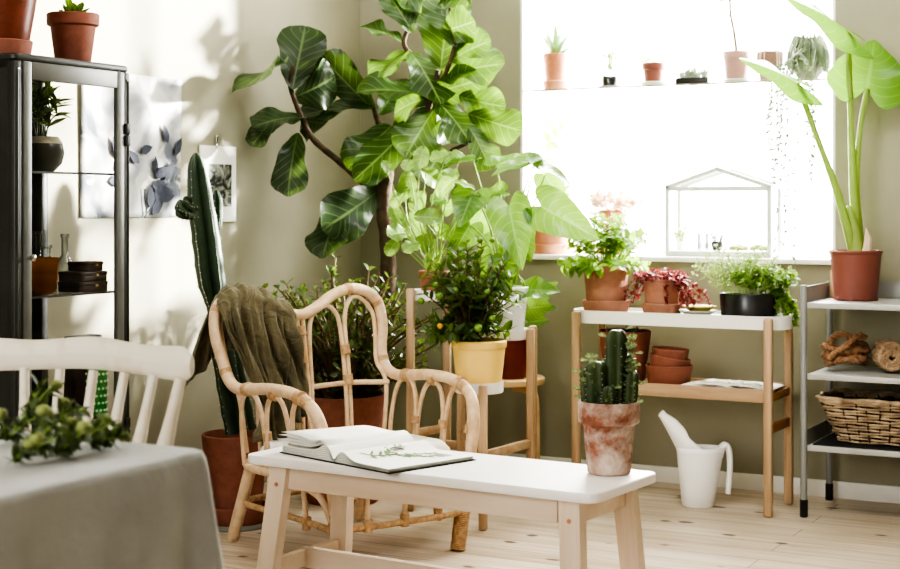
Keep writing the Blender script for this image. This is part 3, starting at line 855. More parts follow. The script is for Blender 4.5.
for sgn, top, hump in ((-1, .024, .02), (1, .011, .022)):
    for k in range(1, 7):
        f = k/7
        pts = [(sgn*(.002+i/14*(PW_-.002)), -.0006, .004+(page_z(i/14, top, hump, sgn)-.004)*f) for i in range(15)]
        ed.tube(pts, .0008, 4)
        ed.tube([(sgn*(PW_+.0002), 0, .004+(page_z(1, top, hump, sgn)-.004)*f), (sgn*(PW_+.0002), PH_, .004+(page_z(1, top, hump, sgn)-.004)*f)], .0008, 4)
ed.build('page_edges', m_plain('green_grey_page_edges', srgb(176, 180, 166), None, .8), book)
# two lifted leaves on the left
lf = MB()
for k, (lift, ext) in enumerate(((.040, -.004), (.030, .010), (.019, -.002), (.009, .012))):
    def pg(u, v, lift=lift, ext=ext):
        return Vector((-(.012+u*(PW_+ext)), v*PH_, page_z(min(u, 1), .024, .02, -1)+.001+lift*math.sin(min(u, 1)*PI*.55)*(1-.3*v)))
    lf.grid(pg, 16, 4)
lf.build('loose_pages', PAPER, book, 60, .0006)
# printed sprig on the right page
ml = MB(); rng = random.Random(5)
def onp(x, y): return Vector((x, y, page_z(x/PW_, .011, .022, 1)+.0012))
st = []
for (x0, y0, x1, y1) in ((.06, .05, .13, .27), (.10, .16, .16, .22), (.085, .12, .05, .21)):
    pts = [onp(lerp(x0, x1, q/8)+.006*math.sin(q), lerp(y0, y1, q/8)) for q in range(9)]
    ml.tube(pts, .0011, 4)
    for q in range(1, 9):
        for sg in (1, -1):
            a = math.atan2(y1-y0, x1-x0)+sg*rng.uniform(.6, 1.2); l = rng.uniform(.016, .03)
            x, y = pts[q].x+math.cos(a)*l, pts[q].y+math.sin(a)*l
            leaf(ml, pts[q], onp(x, y), UP, l*.45, 'ovate', 0, 0, 2, 4)
ml.build('printed_plant', INKG, book, 0)
tx = MB()
for k in range(7):
    y = .285-k*.007
    tx.box(tuple(onp(.175, y)-Vector((0, 0, .0006))), (.05+.01*math.sin(k*3), .0022, .0004))
tx.build('printed_text', m_plain('grey_ink', srgb(150, 150, 146), None, .8), book, 0)
# ================================================================ potted cactus on the bench
cp = G(609, 473.0, BZ)
t = potted('potted_cactus', 'weathered whitish terracotta pot with leafy columnar cactus on the bench end', 'plant', (cp.x, cp.y, BZ+.0005), .0865, .060, .202, TERRAW, .062, .008)
def cactus_col(mb, pts, rad, nr=5, amp=.28, sp=None, lump=0.0, rng=None, spl=.006, step=2, tw=0.0):
    pts = [Vector(p) for p in pts]; m = len(pts); n = nr*6
    vs, fs = [], []
    nrm = None
    for i, p in enumerate(pts):
        tg = (pts[min(i+1, m-1)]-pts[max(i-1, 0)]).normalized()
        nrm = tg.orthogonal().normalized() if nrm is None else (nrm-tg*nrm.dot(tg)).normalized()
        b = tg.cross(nrm)
        r = rad[i]
        for k in range(n):
            a = 2*PI*k/n
            c = abs(math.cos(a*nr/2))
            rr = r*(1-amp+amp*(c**1.6)*1.25*(1+lump*math.cos(i*2.1)))
            d = nrm*math.cos(a+tw*i)+b*math.sin(a+tw*i)
            vs.append(p+d*rr)
            if sp is not None and k % 6 == 0 and i % step == 0 and 0 < i < m-3:
                q = p+d*rr
                for z in range(3):
                    e = (d+rv(rng, .6)).normalized()*spl
                    s1 = e.orthogonal().normalized()*spl*.13; s2 = e.cross(s1).normalized()*spl*.13
                    sp.add([q+s1, q-s1*.5+s2, q-s1*.5-s2, q+e], [(0, 1, 3), (1, 2, 3), (2, 0, 3)])
    for i in range(m-1):
        for k in range(n):
            k2 = (k+1) % n
            fs.append((i*n+k, i*n+k2, (i+1)*n+k2, (i+1)*n+k))
    vs.append(pts[-1]); fs += [((m-1)*n+k, (m-1)*n+(k+1) % n, m*n) for k in range(n)]
    mb.add(vs, fs)
    return pts
def colrad(r, m, taper=.86): 
    return [r*(.9+.1*min(1, i/3))*(1 if i < m*taper else max(.12, math.cos((i-m*taper)/(m*(1-taper)+.01)*PI/2*.92))) for i in range(m)]
cm = MB(); lm = MB(); spm = MB(); rng = random.Random(9)
cols = [(.018, -.01, .235, .030), (-.032, -.02, .148, .030), (-.052, .015, .125, .022), (.05, .015, .165, .022), (.0, .042, .15, .024), (-.006, -.055, .085, .018), (.056, -.03, .12, .018), (.03, .048, .20, .02)]
for ci, (x, y, h, r) in enumerate(cols):
    # local axes -> turn offsets so +x is image right
    o = RIGHT*x+VIEW*y
    pts = [Vector((o.x*(1+.12*i/20), o.y*(1+.12*i/20), .165+h*i/20)) for i in range(21)]
    cactus_col(cm, pts, colrad(r, 21), 4, .42, spm, .10, rng, .006, 2)
    for i in range(4, 21, 2):
        for q in range(4):
            if rng.random() < (.86 if ci in (0,) else .78): continue
            a = 2*PI*q/4+rng.uniform(-.3, .3)+.4
            d = Vector((math.cos(a), math.sin(a), .15))
            b = pts[i]+d*r*.85; l = rng.uniform(.018, .028)
            leaf(lm, b, b+(d+Vector((0, 0, rng.uniform(-.1, .3)))).normalized()*l, UP*.5-VIEW*.8+rv(rng, .4), l*.62, 'spoon', .3, .1, 3, 4)
for q in range(60):        # the leafy rows at the right of the tall column
    s_ = rng.choice((1, 1, -1)); z = rng.uniform(.25, .385) if s_ > 0 else rng.uniform(.23, .33)
    b = RIGHT*(s_*rng.uniform(.03, .05)+.006)+VIEW*rng.uniform(-.04, .02)+Vector((0, 0, z))
    d = (RIGHT*s_*rng.uniform(.5, 1.2)+VIEW*rng.uniform(-.7, .4)+UP*rng.uniform(-.1, .4)).normalized(); l = rng.uniform(.020, .030)
    leaf(lm, b, b+d*l, UP*.5-VIEW*.8+rv(rng, .5), l*.68, 'spoon', .35, .15, 3, 4)
cm.build('cactus_columns', CACT2, t, 60); spm.build('spines', SPINE, t, 0)['kind'] = 'stuff'
lm.build('foliage', m_leaf('pale_edged_leaf', srgb(74, 94, 50), srgb(120, 138, 84), srgb(226, 226, 200), srgb(150, 170, 90), .7, 2, .4, .25, 30), t, 0)
# ================================================================ rattan armchair
Sx, Sy = .77, .64
AC = C2W(-.338, 5.352)
sw = C2W(-.338-Sx, 5.352-Sy)-AC                # local +x = -S
aang = math.atan2(sw.y, sw.x)
arm = thing('rattan_armchair', 'pale rattan armchair with arched arms behind the bench', 'chair', (AC.x, AC.y, 0), aang)
half = [(.25, .27, .004), (.262, .275, .10), (.285, .28, .25), (.315, .28, .42), (.332, .245, .525), (.34, .14, .573), (.345, 0, .58), (.347, -.13, .568), (.346, -.21, .564), (.345, -.268, .59), (.350, -.30, .65), (.368, -.318, .74), (.360, -.332, .82), (.315, -.342, .868), (.24, -.348, .884), (.155, -.347, .862), (.075, -.342, .818), (0, -.338, .795)]
full = half+[(-a, b, c) for a, b, c in half[-2::-1]]
fp = bez(full, 6)
MB().tube(fp, .0205, 14).build('frame', RATTAN, arm, 80)
def wrap(mb, pts, r, pitch=.006):
    # binding: close rings round a stretch of cane
    pts = bez(pts, 8)
    L = sum((b-a).length for a, b in zip(pts, pts[1:])); n = int(L/pitch)
    dist = [0]
    for a, b in zip(pts, pts[1:]): dist.append(dist[-1]+(b-a).length)
    path, rad = [], []
    for k in range(n*2):
        s_ = L*k/(n*2); i = 0
        while i < len(dist)-2 and dist[i+1] < s_: i += 1
        path.append(pts[i].lerp(pts[i+1], (s_-dist[i])/max(1e-6, dist[i+1]-dist[i]))); rad.append(r*(1 if k % 2 else .9))
    mb.tube(path, rad, 12)
for sg in (1, -1):
    bd = MB(); wrap(bd, [(sg*.25, .27, .004), (sg*.262, .275, .10), (sg*.274, .278, .17)], .0285); bd.build('foot_binding', RATTAN2, arm, 80)
    for i0 in (8, 26, 42, 56, 72, 84):
        q = [Vector((sg*p.x, p.y, p.z)) for p in fp[i0:i0+4]]
        bd = MB(); wrap(bd, [q[0], q[1], q[2]], .0228, .005); bd.build('binding', RATTAN2, arm, 80)
# seat ring, deck, cushion
seat_ring = [(.30, .26, .29), (.32, .0, .29), (.30, -.22, .29), (.15, -.29, .29), (-.15, -.29, .29), (-.30, -.22, .29), (-.32, .0, .29), (-.30, .26, .29), (-.1, .31, .29), (.1, .31, .29)]
sr_ = bez(seat_ring+[seat_ring[0]], 5)[:-1]
MB().tube(sr_, .014, 10, closed=True).build('seat_rail', RATTAN, arm, 80)
dk = MB()
for k in range(24):
    y = -.24+k*.0226; w_ = .29 if y > -.18 else .20
    dk.tube([(-w_, y, .296), (w_, y, .296)], .0085, 8)
dk.build('seat_deck', RATTAN, arm, 80)
cu = MB().prism(rrect(.56, .52, .12, 6), .306, .372, c=(0, .01, 0), bev=.025)
cu.build('seat_cushion', CUSH, arm, 80)
# legs at the back, lower ring with uprights, knee braces
for sg in (1, -1):
    MB().tube(bez([(sg*.265, -.24, .30), (sg*.268, -.28, .20), (sg*.275, -.345, .03), (sg*.276, -.347, .017)], 6), .022, 12).build('leg', RATTAN, arm, 80)
lr = MB()
low = [(.27, .265, .135), (.285, 0, .15), (.266, -.29, .15), (0, -.32, .15), (-.266, -.29, .15), (-.285, 0, .15), (-.27, .265, .135), (0, .29, .135)]
lr.tube(bez(low+[low[0]], 6)[:-1], .011, 10, closed=True)
lr.build('lower_ring', RATTAN2, arm, 80)
for (x, y) in [(.15, .285), (0, .29), (-.15, .285), (.281, .12), (.285, -.08), (-.281, .12), (-.285, -.08)]:
    up = MB().tube([(x, y, .13), (x*1.06, y*1.02 if y > .2 else y, .29)], .009, 8).build('upright', RATTAN, arm, 80)
    bp = MB(); wrap(bp, [(x, y, .12), (x, y, .14), (x, y, .165)], .0165, .006); bp.build('binding', RATTAN2, up, 80)
for sg in (1, -1):
    for q in ([(sg*.268, .285, .15), (sg*.24, .29, .23), (sg*.14, .30, .275), (sg*.02, .305, .28)], [(sg*.272, .26, .15), (sg*.285, .20, .24), (sg*.305, .06, .278)]):
        MB().tube(bez(q, 8), .012, 10).build('knee_brace', RATTAN, arm, 80)
# arm infill: arches from the seat rail to the arm
def archpts(a, b, top, n=14, sq=2.4):
    a = Vector(a); b = Vector(b); top = Vector(top)
    out = []
    base = (a+b)/2; hgt = top-base; sd = (b-a)/2
    for k in range(n+1):
        th = PI*k/n; c = math.cos(th); s_ = math.sin(th)
        c = math.copysign(abs(c)**.75, c)
        out.append(base-sd*c+hgt*(s_**.62))
    return out
for sg in (1, -1):
    cuts = [(-.215, -.055), (-.055, .10), (.10, .245)]
    for (f0, f1) in cuts:
        ar = MB(); ab = MB()
        pts = archpts((sg*.315, f0+.004, .295), (sg*.315, f1-.004, .295), (sg*.342, (f0+f1)/2, .556))
        ar.tube(pts, .0085, 8)
        wrap(ab, [(sg*.315+sg*.005, f1, .40), (sg*.322, f1, .415), (sg*.324, f1, .43)], .0165, .006)
        ac = MB(); wrap(ac, [(sg*.343, (f0+f1)/2-.018, .566), (sg*.343, (f0+f1)/2, .567), (sg*.343, (f0+f1)/2+.018, .566)], .0245, .006)
        ao_ = ar.build('arm_arch', RATTAN, arm, 80); ab.build('binding', RATTAN2, ao_, 80); ac.build('binding', RATTAN2, ao_, 80)
# back infill
bk = MB()
bk.tube([(.012, -.336, .79), (.014, -.30, .53), (.015, -.285, .295)], .0085, 8)
bk.tube([(-.012, -.336, .79), (-.014, -.30, .53), (-.015, -.285, .295)], .0085, 8)
for sg in (1, -1):
    bk.tube(bez([(sg*.03, -.29, .295), (sg*.033, -.305, .53), (sg*.045, -.335, .76), (sg*.11, -.345, .822), (sg*.165, -.345, .80), (sg*.185, -.335, .72), (sg*.185, -.305, .53), (sg*.18, -.285, .335)], 8), .0085, 8)
    bk.tube(bez([(sg*.20, -.285, .295), (sg*.205, -.305, .53), (sg*.205, -.338, .76), (sg*.235, -.346, .845), (sg*.285, -.345, .845), (sg*.334, -.337, .79), (sg*.334, -.318, .70), (sg*.322, -.295, .61), (sg*.322, -.235, .53), (sg*.30, -.22, .335)], 8), .0085, 8)
bk.tube(bez([(.33, -.225, .535), (.20, -.302, .535), (0, -.312, .53), (-.20, -.302, .535), (-.33, -.225, .535)], 8), .010, 8)
for (x, y, z) in ((0, -.33, .74), (0, -.318, .64), (.195, -.32, .66), (-.195, -.32, .66), (.195, -.302, .55), (-.195, -.302, .55)):
    bb = MB(); wrap(bb, [(x-.001, y+.004, z-.02), (x, y, z), (x+.001, y-.002, z+.02)], .022 if x == 0 else .02, .006); bb.build('binding', RATTAN2, arm, 80)
bk.build('back_canes', RATTAN, arm, 80)
# ================================================================ olive throw over the near hump of the chair back
# local chair axes; near side is +x
rail = [p for p in fp if p.z > .6 and p.x > -.01]
rail = sorted(rail, key=lambda p: -p.x)
seq = [p for p in fp[60:104] if p.x > .035]
L = [0]
for a, b in zip(seq, seq[1:]): L.append(L[-1]+(b-a).length)
def railat(s_):
    d = s_*L[-1]; i = 0
    while i < len(L)-2 and L[i+1] < d: i += 1
    return seq[i].lerp(seq[i+1], (d-L[i])/(L[i+1]-L[i]))
def sm(x, a, b):
    x = max(0.0, min(1.0, (x-a)/(b-a))); return x*x*(3-2*x)
def throw(u, v):
    # u along the rail 0 (outer) .. 1 (centre); v: 0 hem behind the chair .. 1 hem in front of the back canes
    p = railat(lerp(.30, .98, u))
    w = .7*math.sin(u*27+.4+1.5*math.sin(v*4))+.5*math.sin(u*45+1.3+v*3.0)+.35*math.sin(u*77+v*6)
    R = .028
    vb, vf = .36, .46
    if v < vb:
        k = (vb-v)/vb
        dz = k*(.30-.10*u+.03*math.sin(u*9))
        y = p.y-R-.014-.05*k+.016*w*k**.7
        x = p.x+.085*k**.8*(1-u)**1.3-.01*u*k
        z = p.z-dz*(1-.12*(1-u))
        return Vector((x, y, z))
    if v <= vf:
        a = PI*(v-vb)/(vf-vb)
        return Vector((p.x, p.y-math.cos(a)*(R+.010)-.004*math.cos(a), p.z+math.sin(a)*R+.004+.007*w))
    k = (v-vf)/(1-vf)
    zend = lerp(.36, .46, sm(u, .35, 1.0))+.02*math.sin(u*13)
    z = lerp(p.z, zend, k)
    x0 = lerp(.27, .035, u); x = lerp(p.x, x0, sm(k, 0, .9))
    if u < .25: x -= (.25-u)/.25*.05*math.sin(k*PI)
    yback = -.338+.06*k*k+.03*k
    ybody = lerp(p.y+R+.012, yback+.034, sm(k, 0, .35))
    crease = .024*w*sm(k, 0, .25)*(1+.5*math.sin(k*7+u*6))+.014*math.sin(k*9-u*14+1)*sm(k, .1, .5)+.012*math.sin(k*17+u*9)*sm(k, .4, 1)
    return Vector((x+.012*math.sin(k*8+u*20)*k, ybody+max(crease, -.022)+.014, z))
solo('throw_blanket', MB().grid(throw, 110, 60), THROW, 'crumpled olive linen throw draped over the armchair back', 'blanket', (AC.x, AC.y, 0), aang, smooth=180, solid=.003)
# ================================================================ tall cactus in its pot
cc = G(235, 512, .05); cc.z = 0
solo('plant_tray', MB().lathe([(1e-4, 0), (.118, 0), (.125, .004), (.127, .02), (.123, .02), (.12, .006), (1e-4, .006)], n=40), STONE, 'round zinc tray on the floor beneath the tall cactus pot', 'tray', (cc.x, cc.y, 0))
saucer('deep orange terracotta saucer under the tall cactus pot', (cc.x, cc.y, .0065), .122, .075, TERRA2)
t = potted('potted_cactus', 'tall green columnar cactus in an orange terracotta pot by the left wall', 'plant', (cc.x, cc.y, .0205), .125, .096, .325, TERRA2, 0, 0, PEBB)
D0 = (cc-CAM).dot(VIEW)
def loc(px, py, dY=0.0): return W(px, py, D0+dY)-Vector((cc.x, cc.y, .0205))
cm = MB(); spm = MB(); rng = random.Random(2)
p = bez([loc(240, 432), loc(231, 385), loc(222, 330), loc(218, 312), loc(212, 285), loc(206, 240), loc(200, 195), loc(196, 153)], 6)
rr = []
for i in range(len(p)):
    k = i/(len(p)-1)
    r = interp([(0, .056), (.25, .052), (.40, .038), (.48, .037), (.60, .052), (.75, .050), (.88, .043), (.96, .031), (1, .008)], k)
    rr.append(r)
cactus_col(cm, p, rr, 5, .42, spm, .07, rng, .008, 1, .006)
for (q, r) in (([(216, 292, .03), (228, 296, .03), (239, 300, .03), (240, 291, .03)], .024),
               ([(200, 212, -.02), (190, 212, -.03), (183, 207, -.04), (179, 200, -.04)], .028), ([(196, 210, .0), (190, 203, -.02), (184, 197, -.03)], .022),
               ([(190, 214, -.02), (182, 214, -.05), (176, 209, -.06)], .020), ([(208, 235, .05), (216, 225, .06), (217, 205, .07), (216, 190, .07)], .020)):
    pp = bez([loc(*a) for a in q], 6)
    cactus_col(cm, pp, [r*min(1, .5+i/4)*(1 if i < len(pp)-4 else (len(pp)-i)/5) for i in range(len(pp))], 5, .42, spm, .07, rng, .008, 2)
cm.build('cactus_columns', CACT, t, 60); spm.build('spines', SPINE, t, 0)['kind'] = 'stuff'
# ================================================================ jade plant and fiddle leaf fig
jc = C2W(-.435, 6.20)
saucer('wide terracotta saucer under the jade plant pot', (jc.x, jc.y, 0), .16, .05, TERRA2)
t = potted('potted_jade_plant', 'bushy jade plant with small leaves in a large terracotta pot behind the armchair', 'plant', (jc.x, jc.y, .0135), .172, .135, .42, TERRA2)
ml = MB(); ms = MB(); rng = random.Random(14)
shrub(ml, ms, rng, (0, 0, .36), 64, .64, .36, 8, .044, .52, 'spoon', .35, .3, .008, rb=.07, nu=2, nv=4)
shrub(ml, ms, rng, (0, 0, .38), 40, .30, .33, 7, .042, .52, 'spoon', .3, .3, .006, rb=.08, nu=2, nv=4)
D1 = (jc-CAM).dot(VIEW)
for (px, py) in ((258, 288), (272, 296), (332, 276), (355, 282), (300, 292), (395, 300)):
    e = W(px, py, D1+rng.uniform(-.1, .1))-Vector((jc.x, jc.y, .0125))
    pts = bez([(0, 0, .40), Vector((e.x*.5, e.y*.5, lerp(.4, e.z, .62))), e], 8)
    ms.tube(pts, [.009*(1-.6*i/len(pts)) for i in range(len(pts))], 6)
    for i in range(8, len(pts)):
        for q in range(3):
            d = (rv(rng)+UP*.3).normalized(); l = rng.uniform(.03, .05)
            leaf(ml, pts[i], pts[i]+d*l, UP+rv(rng, .5), l*.55, 'spoon', .3, .1, 2, 4)
ml.build('foliage', CRASS, t, 0); ms.build('stems', STEMB, t)
fc = C2W(-.43, 6.64)
t = potted('fiddle_leaf_fig', 'tall fiddle leaf fig tree with large leathery leaves in the room corner', 'tree', (fc.x, fc.y, 0), .125, .095, .34, TERRAD)
FO = Vector((fc.x, fc.y, 0)); D2 = (fc-CAM).dot(VIEW)
def fl(px, py, dY=0.0): return W(px, py, D2+dY-max(0, 345-px)/100*.36)-FO
tk = MB()
def limb(q, r0, r1):
    pts = bez([fl(*a) if len(a) == 3 else Vector(a) for a in q], 8)
    tk.tube(pts, [lerp(r0, r1, i/(len(pts)-1))*(1+.05*math.sin(i*1.7)) for i in range(len(pts))], 10)
base = fl(386, 300)
pts = bez([(0, 0, .28), tuple(base*.45+Vector((0, 0, .24))), base, fl(388, 250), fl(384, 210), fl(386, 175), fl(390, 150)], 8)
tk.tube(pts, [lerp(.040, .032, i/(len(pts)-1))*(1+.06*math.sin(i*1.3)) for i in range(len(pts))], 12)
limb([(389, 155, 0), (394, 160, -.05), (404, 145, -.1), (416, 126, -.14), (428, 108, -.16), (434, 90, -.18), (438, 70, -.2)], .026, .010)
limb([(388, 152, 0), (384, 138, .04), (378, 122, .06), (374, 108, .08), (370, 95, .1)], .018, .009)
limb([(384, 190, 0), (366, 184, .03), (340, 162, .05), (314, 140, .06), (303, 120, .05), (296, 104, .03), (290, 84, .02), (293, 66, 0)], .017, .008)
limb([(430, 106, -.16), (424, 90, -.1), (414, 60, -.04), (404, 44, .0), (410, 26, .02), (424, 6, .04), (430, -20, .04)], .014, .007)
limb([(412, 132, -.12), (440, 155, -.2), (455, 149, -.26), (471, 141, -.3)], .013, .007)
limb([(434, 92, -.18), (447, 70, -.24), (455, 40, -.28), (450, 8, -.28)], .011, .007)
tk.build('trunk', BARK, t, 60)
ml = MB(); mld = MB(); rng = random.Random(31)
# base px, tip px, width px, depth of base, depth step, tilt about the leaf axis (deg)
FL_ = [(293,86,306,22,50,0,.05,15),(284,64,241,78,30,0,-.1,62),(300,117,256,116,30,0,.0,45),(274,122,250,140,26,.04,.0,25),(297,136,284,192,38,.02,-.05,15),(304,120,329,127,22,.05,.05,55),
(297,96,338,80,34,.03,-.1,45),(370,106,320,60,38,.06,-.06,-30),(371,106,300,106,28,.06,.05,50),(399,40,364,18,24,.04,0,55),(411,30,388,-12,34,.0,0,25),(417,20,434,-26,42,.02,0,-20),
(441,64,449,10,58,-.24,-.04,5),(444,78,497,54,46,-.22,-.12,-45),(438,14,470,-4,30,-.2,0,30),(412,54,443,94,42,-.1,-.2,-25),(405,53,378,68,32,-.02,-.12,50),(427,96,363,76,34,-.12,-.1,45),
(434,92,484,82,30,-.18,-.1,55),(437,101,474,134,38,-.18,-.14,-35),(462,97,502,110,28,-.22,-.05,45),(472,115,521,134,30,-.25,0,40),(471,130,493,166,30,-.28,-.05,-20),(434,110,405,152,46,-.16,-.1,10),
(430,97,391,106,40,-.14,.05,30),(389,128,349,166,46,.04,-.1,20),(398,122,408,142,28,.1,0,0),(413,122,364,180,34,-.12,-.14,-40),(377,192,332,226,48,0,-.16,-25),(341,206,318,250,40,0,-.08,30),
(441,150,425,180,44,-.2,-.08,0),(452,60,484,36,34,-.26,-.1,-40),(456,44,440,-8,46,-.28,.05,10),(430,20,400,-6,34,.02,.1,40),(445,84,468,70,36,-.2,.15,25),(440,110,458,140,36,-.2,.05,-10),(404,100,395,72,34,.05,.15,20),(420,112,448,128,36,0,.15,-20),(380,112,398,88,30,.1,.1,20),(447,30,470,24,30,-.28,-.1,40)]
for k, (bx0, by0, tx0, ty0, w_, d0, dd, tilt) in enumerate(FL_):
    b = fl(bx0, by0, d0); tp = fl(tx0, ty0, d0+dd)
    d = (tp-b).normalized()
    n0 = -VIEW+UP*.25
    n0 = (n0-d*n0.dot(d)).normalized()
    ti = math.radians(tilt+rng.uniform(-8, 8))
    n1 = Matrix.Rotation(ti, 3, d) @ n0
    sc = D2/FPX
    ww = w_*sc/max(.45, abs(math.cos(ti)))
    tk2 = b-d*.015
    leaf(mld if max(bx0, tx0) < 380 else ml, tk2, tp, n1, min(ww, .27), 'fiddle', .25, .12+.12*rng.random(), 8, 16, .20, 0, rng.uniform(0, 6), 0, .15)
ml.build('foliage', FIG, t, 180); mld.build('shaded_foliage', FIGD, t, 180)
# ================================================================ stepped plant stand, stool behind it
def CP(px, Y): return C2W((px-450)/FPX*Y, Y)
T3 = CP(479, 5.74); T2 = CP(505, 6.0); T1 = CP(434, 6.06)
ZT3, ZT2, ZT1 = .538, .715, .865
so_ = Vector((T2.x, T2.y, 0))
st = thing('plant_stand', 'stepped bamboo plant stand with three round white trays', 'plant stand', so_)
def tray(c, z, r):
    pf = [(1e-4, z-.042), (r-.004, z-.042), (r, z-.038), (r+.001, z), (r-.003, z), (r-.005, z-.03), (1e-4, z-.03)]
    MB().lathe(pf, (c.x-so_.x, c.y-so_.y, 0), 36).build('tray', WHITEP, st)
tray(T3, ZT3, .092); tray(T2, ZT2, .092); tray(T1, ZT1, .092)
def post(px, Y, z1):
    c = CP(px, Y)-so_
    MB().box((c.x, c.y, z1/2), (.032, .032, z1), Matrix.Rotation(.3, 3, 'Z'), .008).build('leg', BAMBOO, st)
    return c
b_ = post(483, 5.63, ZT3-.0); b2 = post(461, 5.86, ZT3-.005); c_ = post(530.5, 5.93, ZT2+.005); c2 = post(533, 6.14, ZT2); a_ = post(410.5, 5.99, ZT1+.008); a2 = post(447, 6.17, ZT1)
rl = MB()
for p, q, z in ((b_, c_, .275), (b2, a_, .275), (c_, c2, .3), (a_, a2, .3), (b_, b2, .32)):
    d = q-p; m_ = (p+q)/2
    mb = MB().box((m_.x, m_.y, z), (d.length-.03, .02, .034), Matrix.Rotation(math.atan2(d.y, d.x), 3, 'Z'), .004)
    mb.build('rail', BAMBOOX, st)
sc_ = CP(505, 6.68)
stool = thing('stool', 'round birch stool with bent legs behind the plant stand', 'stool', (sc_.x, sc_.y, 0), math.radians(28))
MB().lathe([(1e-4, .42), (.17, .42), (.175, .425), (.175, .445), (.17, .45), (1e-4, .45)], n=44).build('seat', BIRCH, stool)
for k in range(4):
    a = PI/4+k*PI/2; d = Vector((math.cos(a), math.sin(a), 0)); sd = Vector((-d.y, d.x, 0))
    path = [d*.06+UP*.405, d*.115+UP*.405, d*.15+UP*.397, d*.168+UP*.375, d*.172+UP*.34, d*.178+UP*.0]
    path = [path[0]]+bez(path[1:5], 4)+[path[5]]
    vs, fs = [], []
    for i, p in enumerate(path):
        tg = (path[min(i+1, len(path)-1)]-path[max(i-1, 0)]).normalized(); nn = tg.cross(sd)
        for e, f in ((-1, -1), (1, -1), (1, 1), (-1, 1)): vs.append(p+sd*.018*e+nn*.013*f)
    m_ = len(path)
    for i in range(m_-1):
        for j in range(4): fs.append((i*4+j, i*4+(j+1) % 4, (i+1)*4+(j+1) % 4, (i+1)*4+j))
    fs += [(3, 2, 1, 0), tuple((m_-1)*4+j for j in range(4))]
    MB().add(vs, fs).build('leg', BIRCH, stool, 40)
# calamondin in the yellow pot
p3 = Vector((T3.x, T3.y, ZT3-.0295))
t = potted('potted_citrus', 'small citrus tree with green fruits in a pale yellow pot on the lowest tray', 'plant', p3, .105, .083, .185, YELPOT, .03, .003)
ml = MB(); ms = MB(); rng = random.Random(41)
shrub(ml, ms, rng, (-.028, -.01, .15), 64, .43, .17, 7, .052, .42, 'ovate', .35, .25, .004, rb=.012, nu=2, nv=4)
shrub(ml, ms, rng, (-.035, -.01, .15), 26, .17, .17, 7, .052, .42, 'ovate', .45, .0, .003, rb=.012, nu=2, nv=4, arch=.25)
ml.build('foliage', CITRUS, t, 0); ms.build('stems', STEMB, t)
D3 = (p3-CAM).dot(VIEW)
for k, (px, py, r, dd) in enumerate([(478, 328, .0155, -.14), (439, 296, .014, -.12), (435, 285, .013, -.1), (421, 301, .014, -.05), (469, 279, .012, -.1), (492, 318, .012, -.15), (480, 240, .012, .0), (492, 240, .011, .02), (455, 290, .012, -.15), (487, 292, .012, -.14), (440, 326, .011, -.14)]):
    c = W(px, py, D3+dd)-p3
    MB().ball(c, r, 12, 8, (1, 1, .95)).build('fruit', FRUITO if k == 10 else FRUIT, t)
# philodendron in the white pot
p2 = Vector((T2.x, T2.y, ZT2-.0295))
wp_ = thing('potted_philodendron', 'large-leaved green philodendron in a tapered white pot on the middle tray', 'plant', p2+RIGHT*.012)
p2 = p2+RIGHT*.012
MB().lathe(potprof(.082, .06, .195, .006, .03, .003), n=4*10).build('pot', WHPOT, wp_)
MB().lathe([(1e-4, .14), (.066, .14), (.07, .17), (1e-4, .172)], n=20).build('soil', SOIL, wp_)
D4 = (p2-CAM).dot(VIEW)
def pl(px, py, dY=0.0): return W(px, py, D4+dY)-p2
def bigleaf(ml, ms, f, base, lst, kind='heart', lobe=.20, rs=.0045, nu=8, nv=12, fold=.22, wav=.12, jag=0, seed=1, zroot=.17):
    rng = random.Random(seed)
    for (bx, by, tx, ty, w, d0, dd, tilt) in lst:
        b = f(bx, by, d0); tp = f(tx, ty, d0+dd); d = (tp-b).normalized()
        n0 = -VIEW+UP*.35; n0 = (n0-d*n0.dot(d)).normalized(); ti = math.radians(tilt)
        n1 = Matrix.Rotation(ti, 3, d) @ n0
        ww = w*D4/FPX/max(.45, abs(math.cos(ti)))
        leaf(ml, b, tp, n1, ww, kind, fold, .12, nu, nv, wav, lobe, rng.uniform(0, 6), jag)
        r0 = base+RIGHT*rng.uniform(-.03, .03)+VIEW*rng.uniform(-.03, .03)+UP*zroot
        mid = r0.lerp(b, .55)+UP*.05*(1 if b.z > r0.z else 2.2)
        if ms is not None: ms.tube(bez([r0, mid, b], 8), [rs*(1-.4*i/16) for i in range(17)], 7)
ml = MB(); ms = MB()
bigleaf(ml, ms, pl, Vector((0, 0, 0)), [(541,206,597,238,44,-.1,-.12,18),(534,163,577,184,22,-.05,.0,-50),(536,160,491,170,22,.0,-.1,48),(473,193,459,224,38,-.1,-.1,10),(473,160,444,163,18,.02,-.05,58),(509,206,521,268,44,-.05,-.1,12),
 (504,192,478,196,24,.05,.0,45),(527,290,560,289,28,-.02,-.04,-30),(529,308,553,306,24,.03,.02,25),(470,225,449,262,32,.05,-.05,-15),(500,240,480,275,34,.1,-.05,20),(520,230,534,262,30,.08,.05,-25),(497,165,530,150,24,.12,.1,-45),(484,210,470,245,34,.16,0,10),(505,260,496,290,30,-.06,-.06,15),(545,175,566,205,26,.12,.05,25)], seed=4)
ml.build('foliage', PHILO, wp_, 180); ms.build('stems', STEMG, wp_)
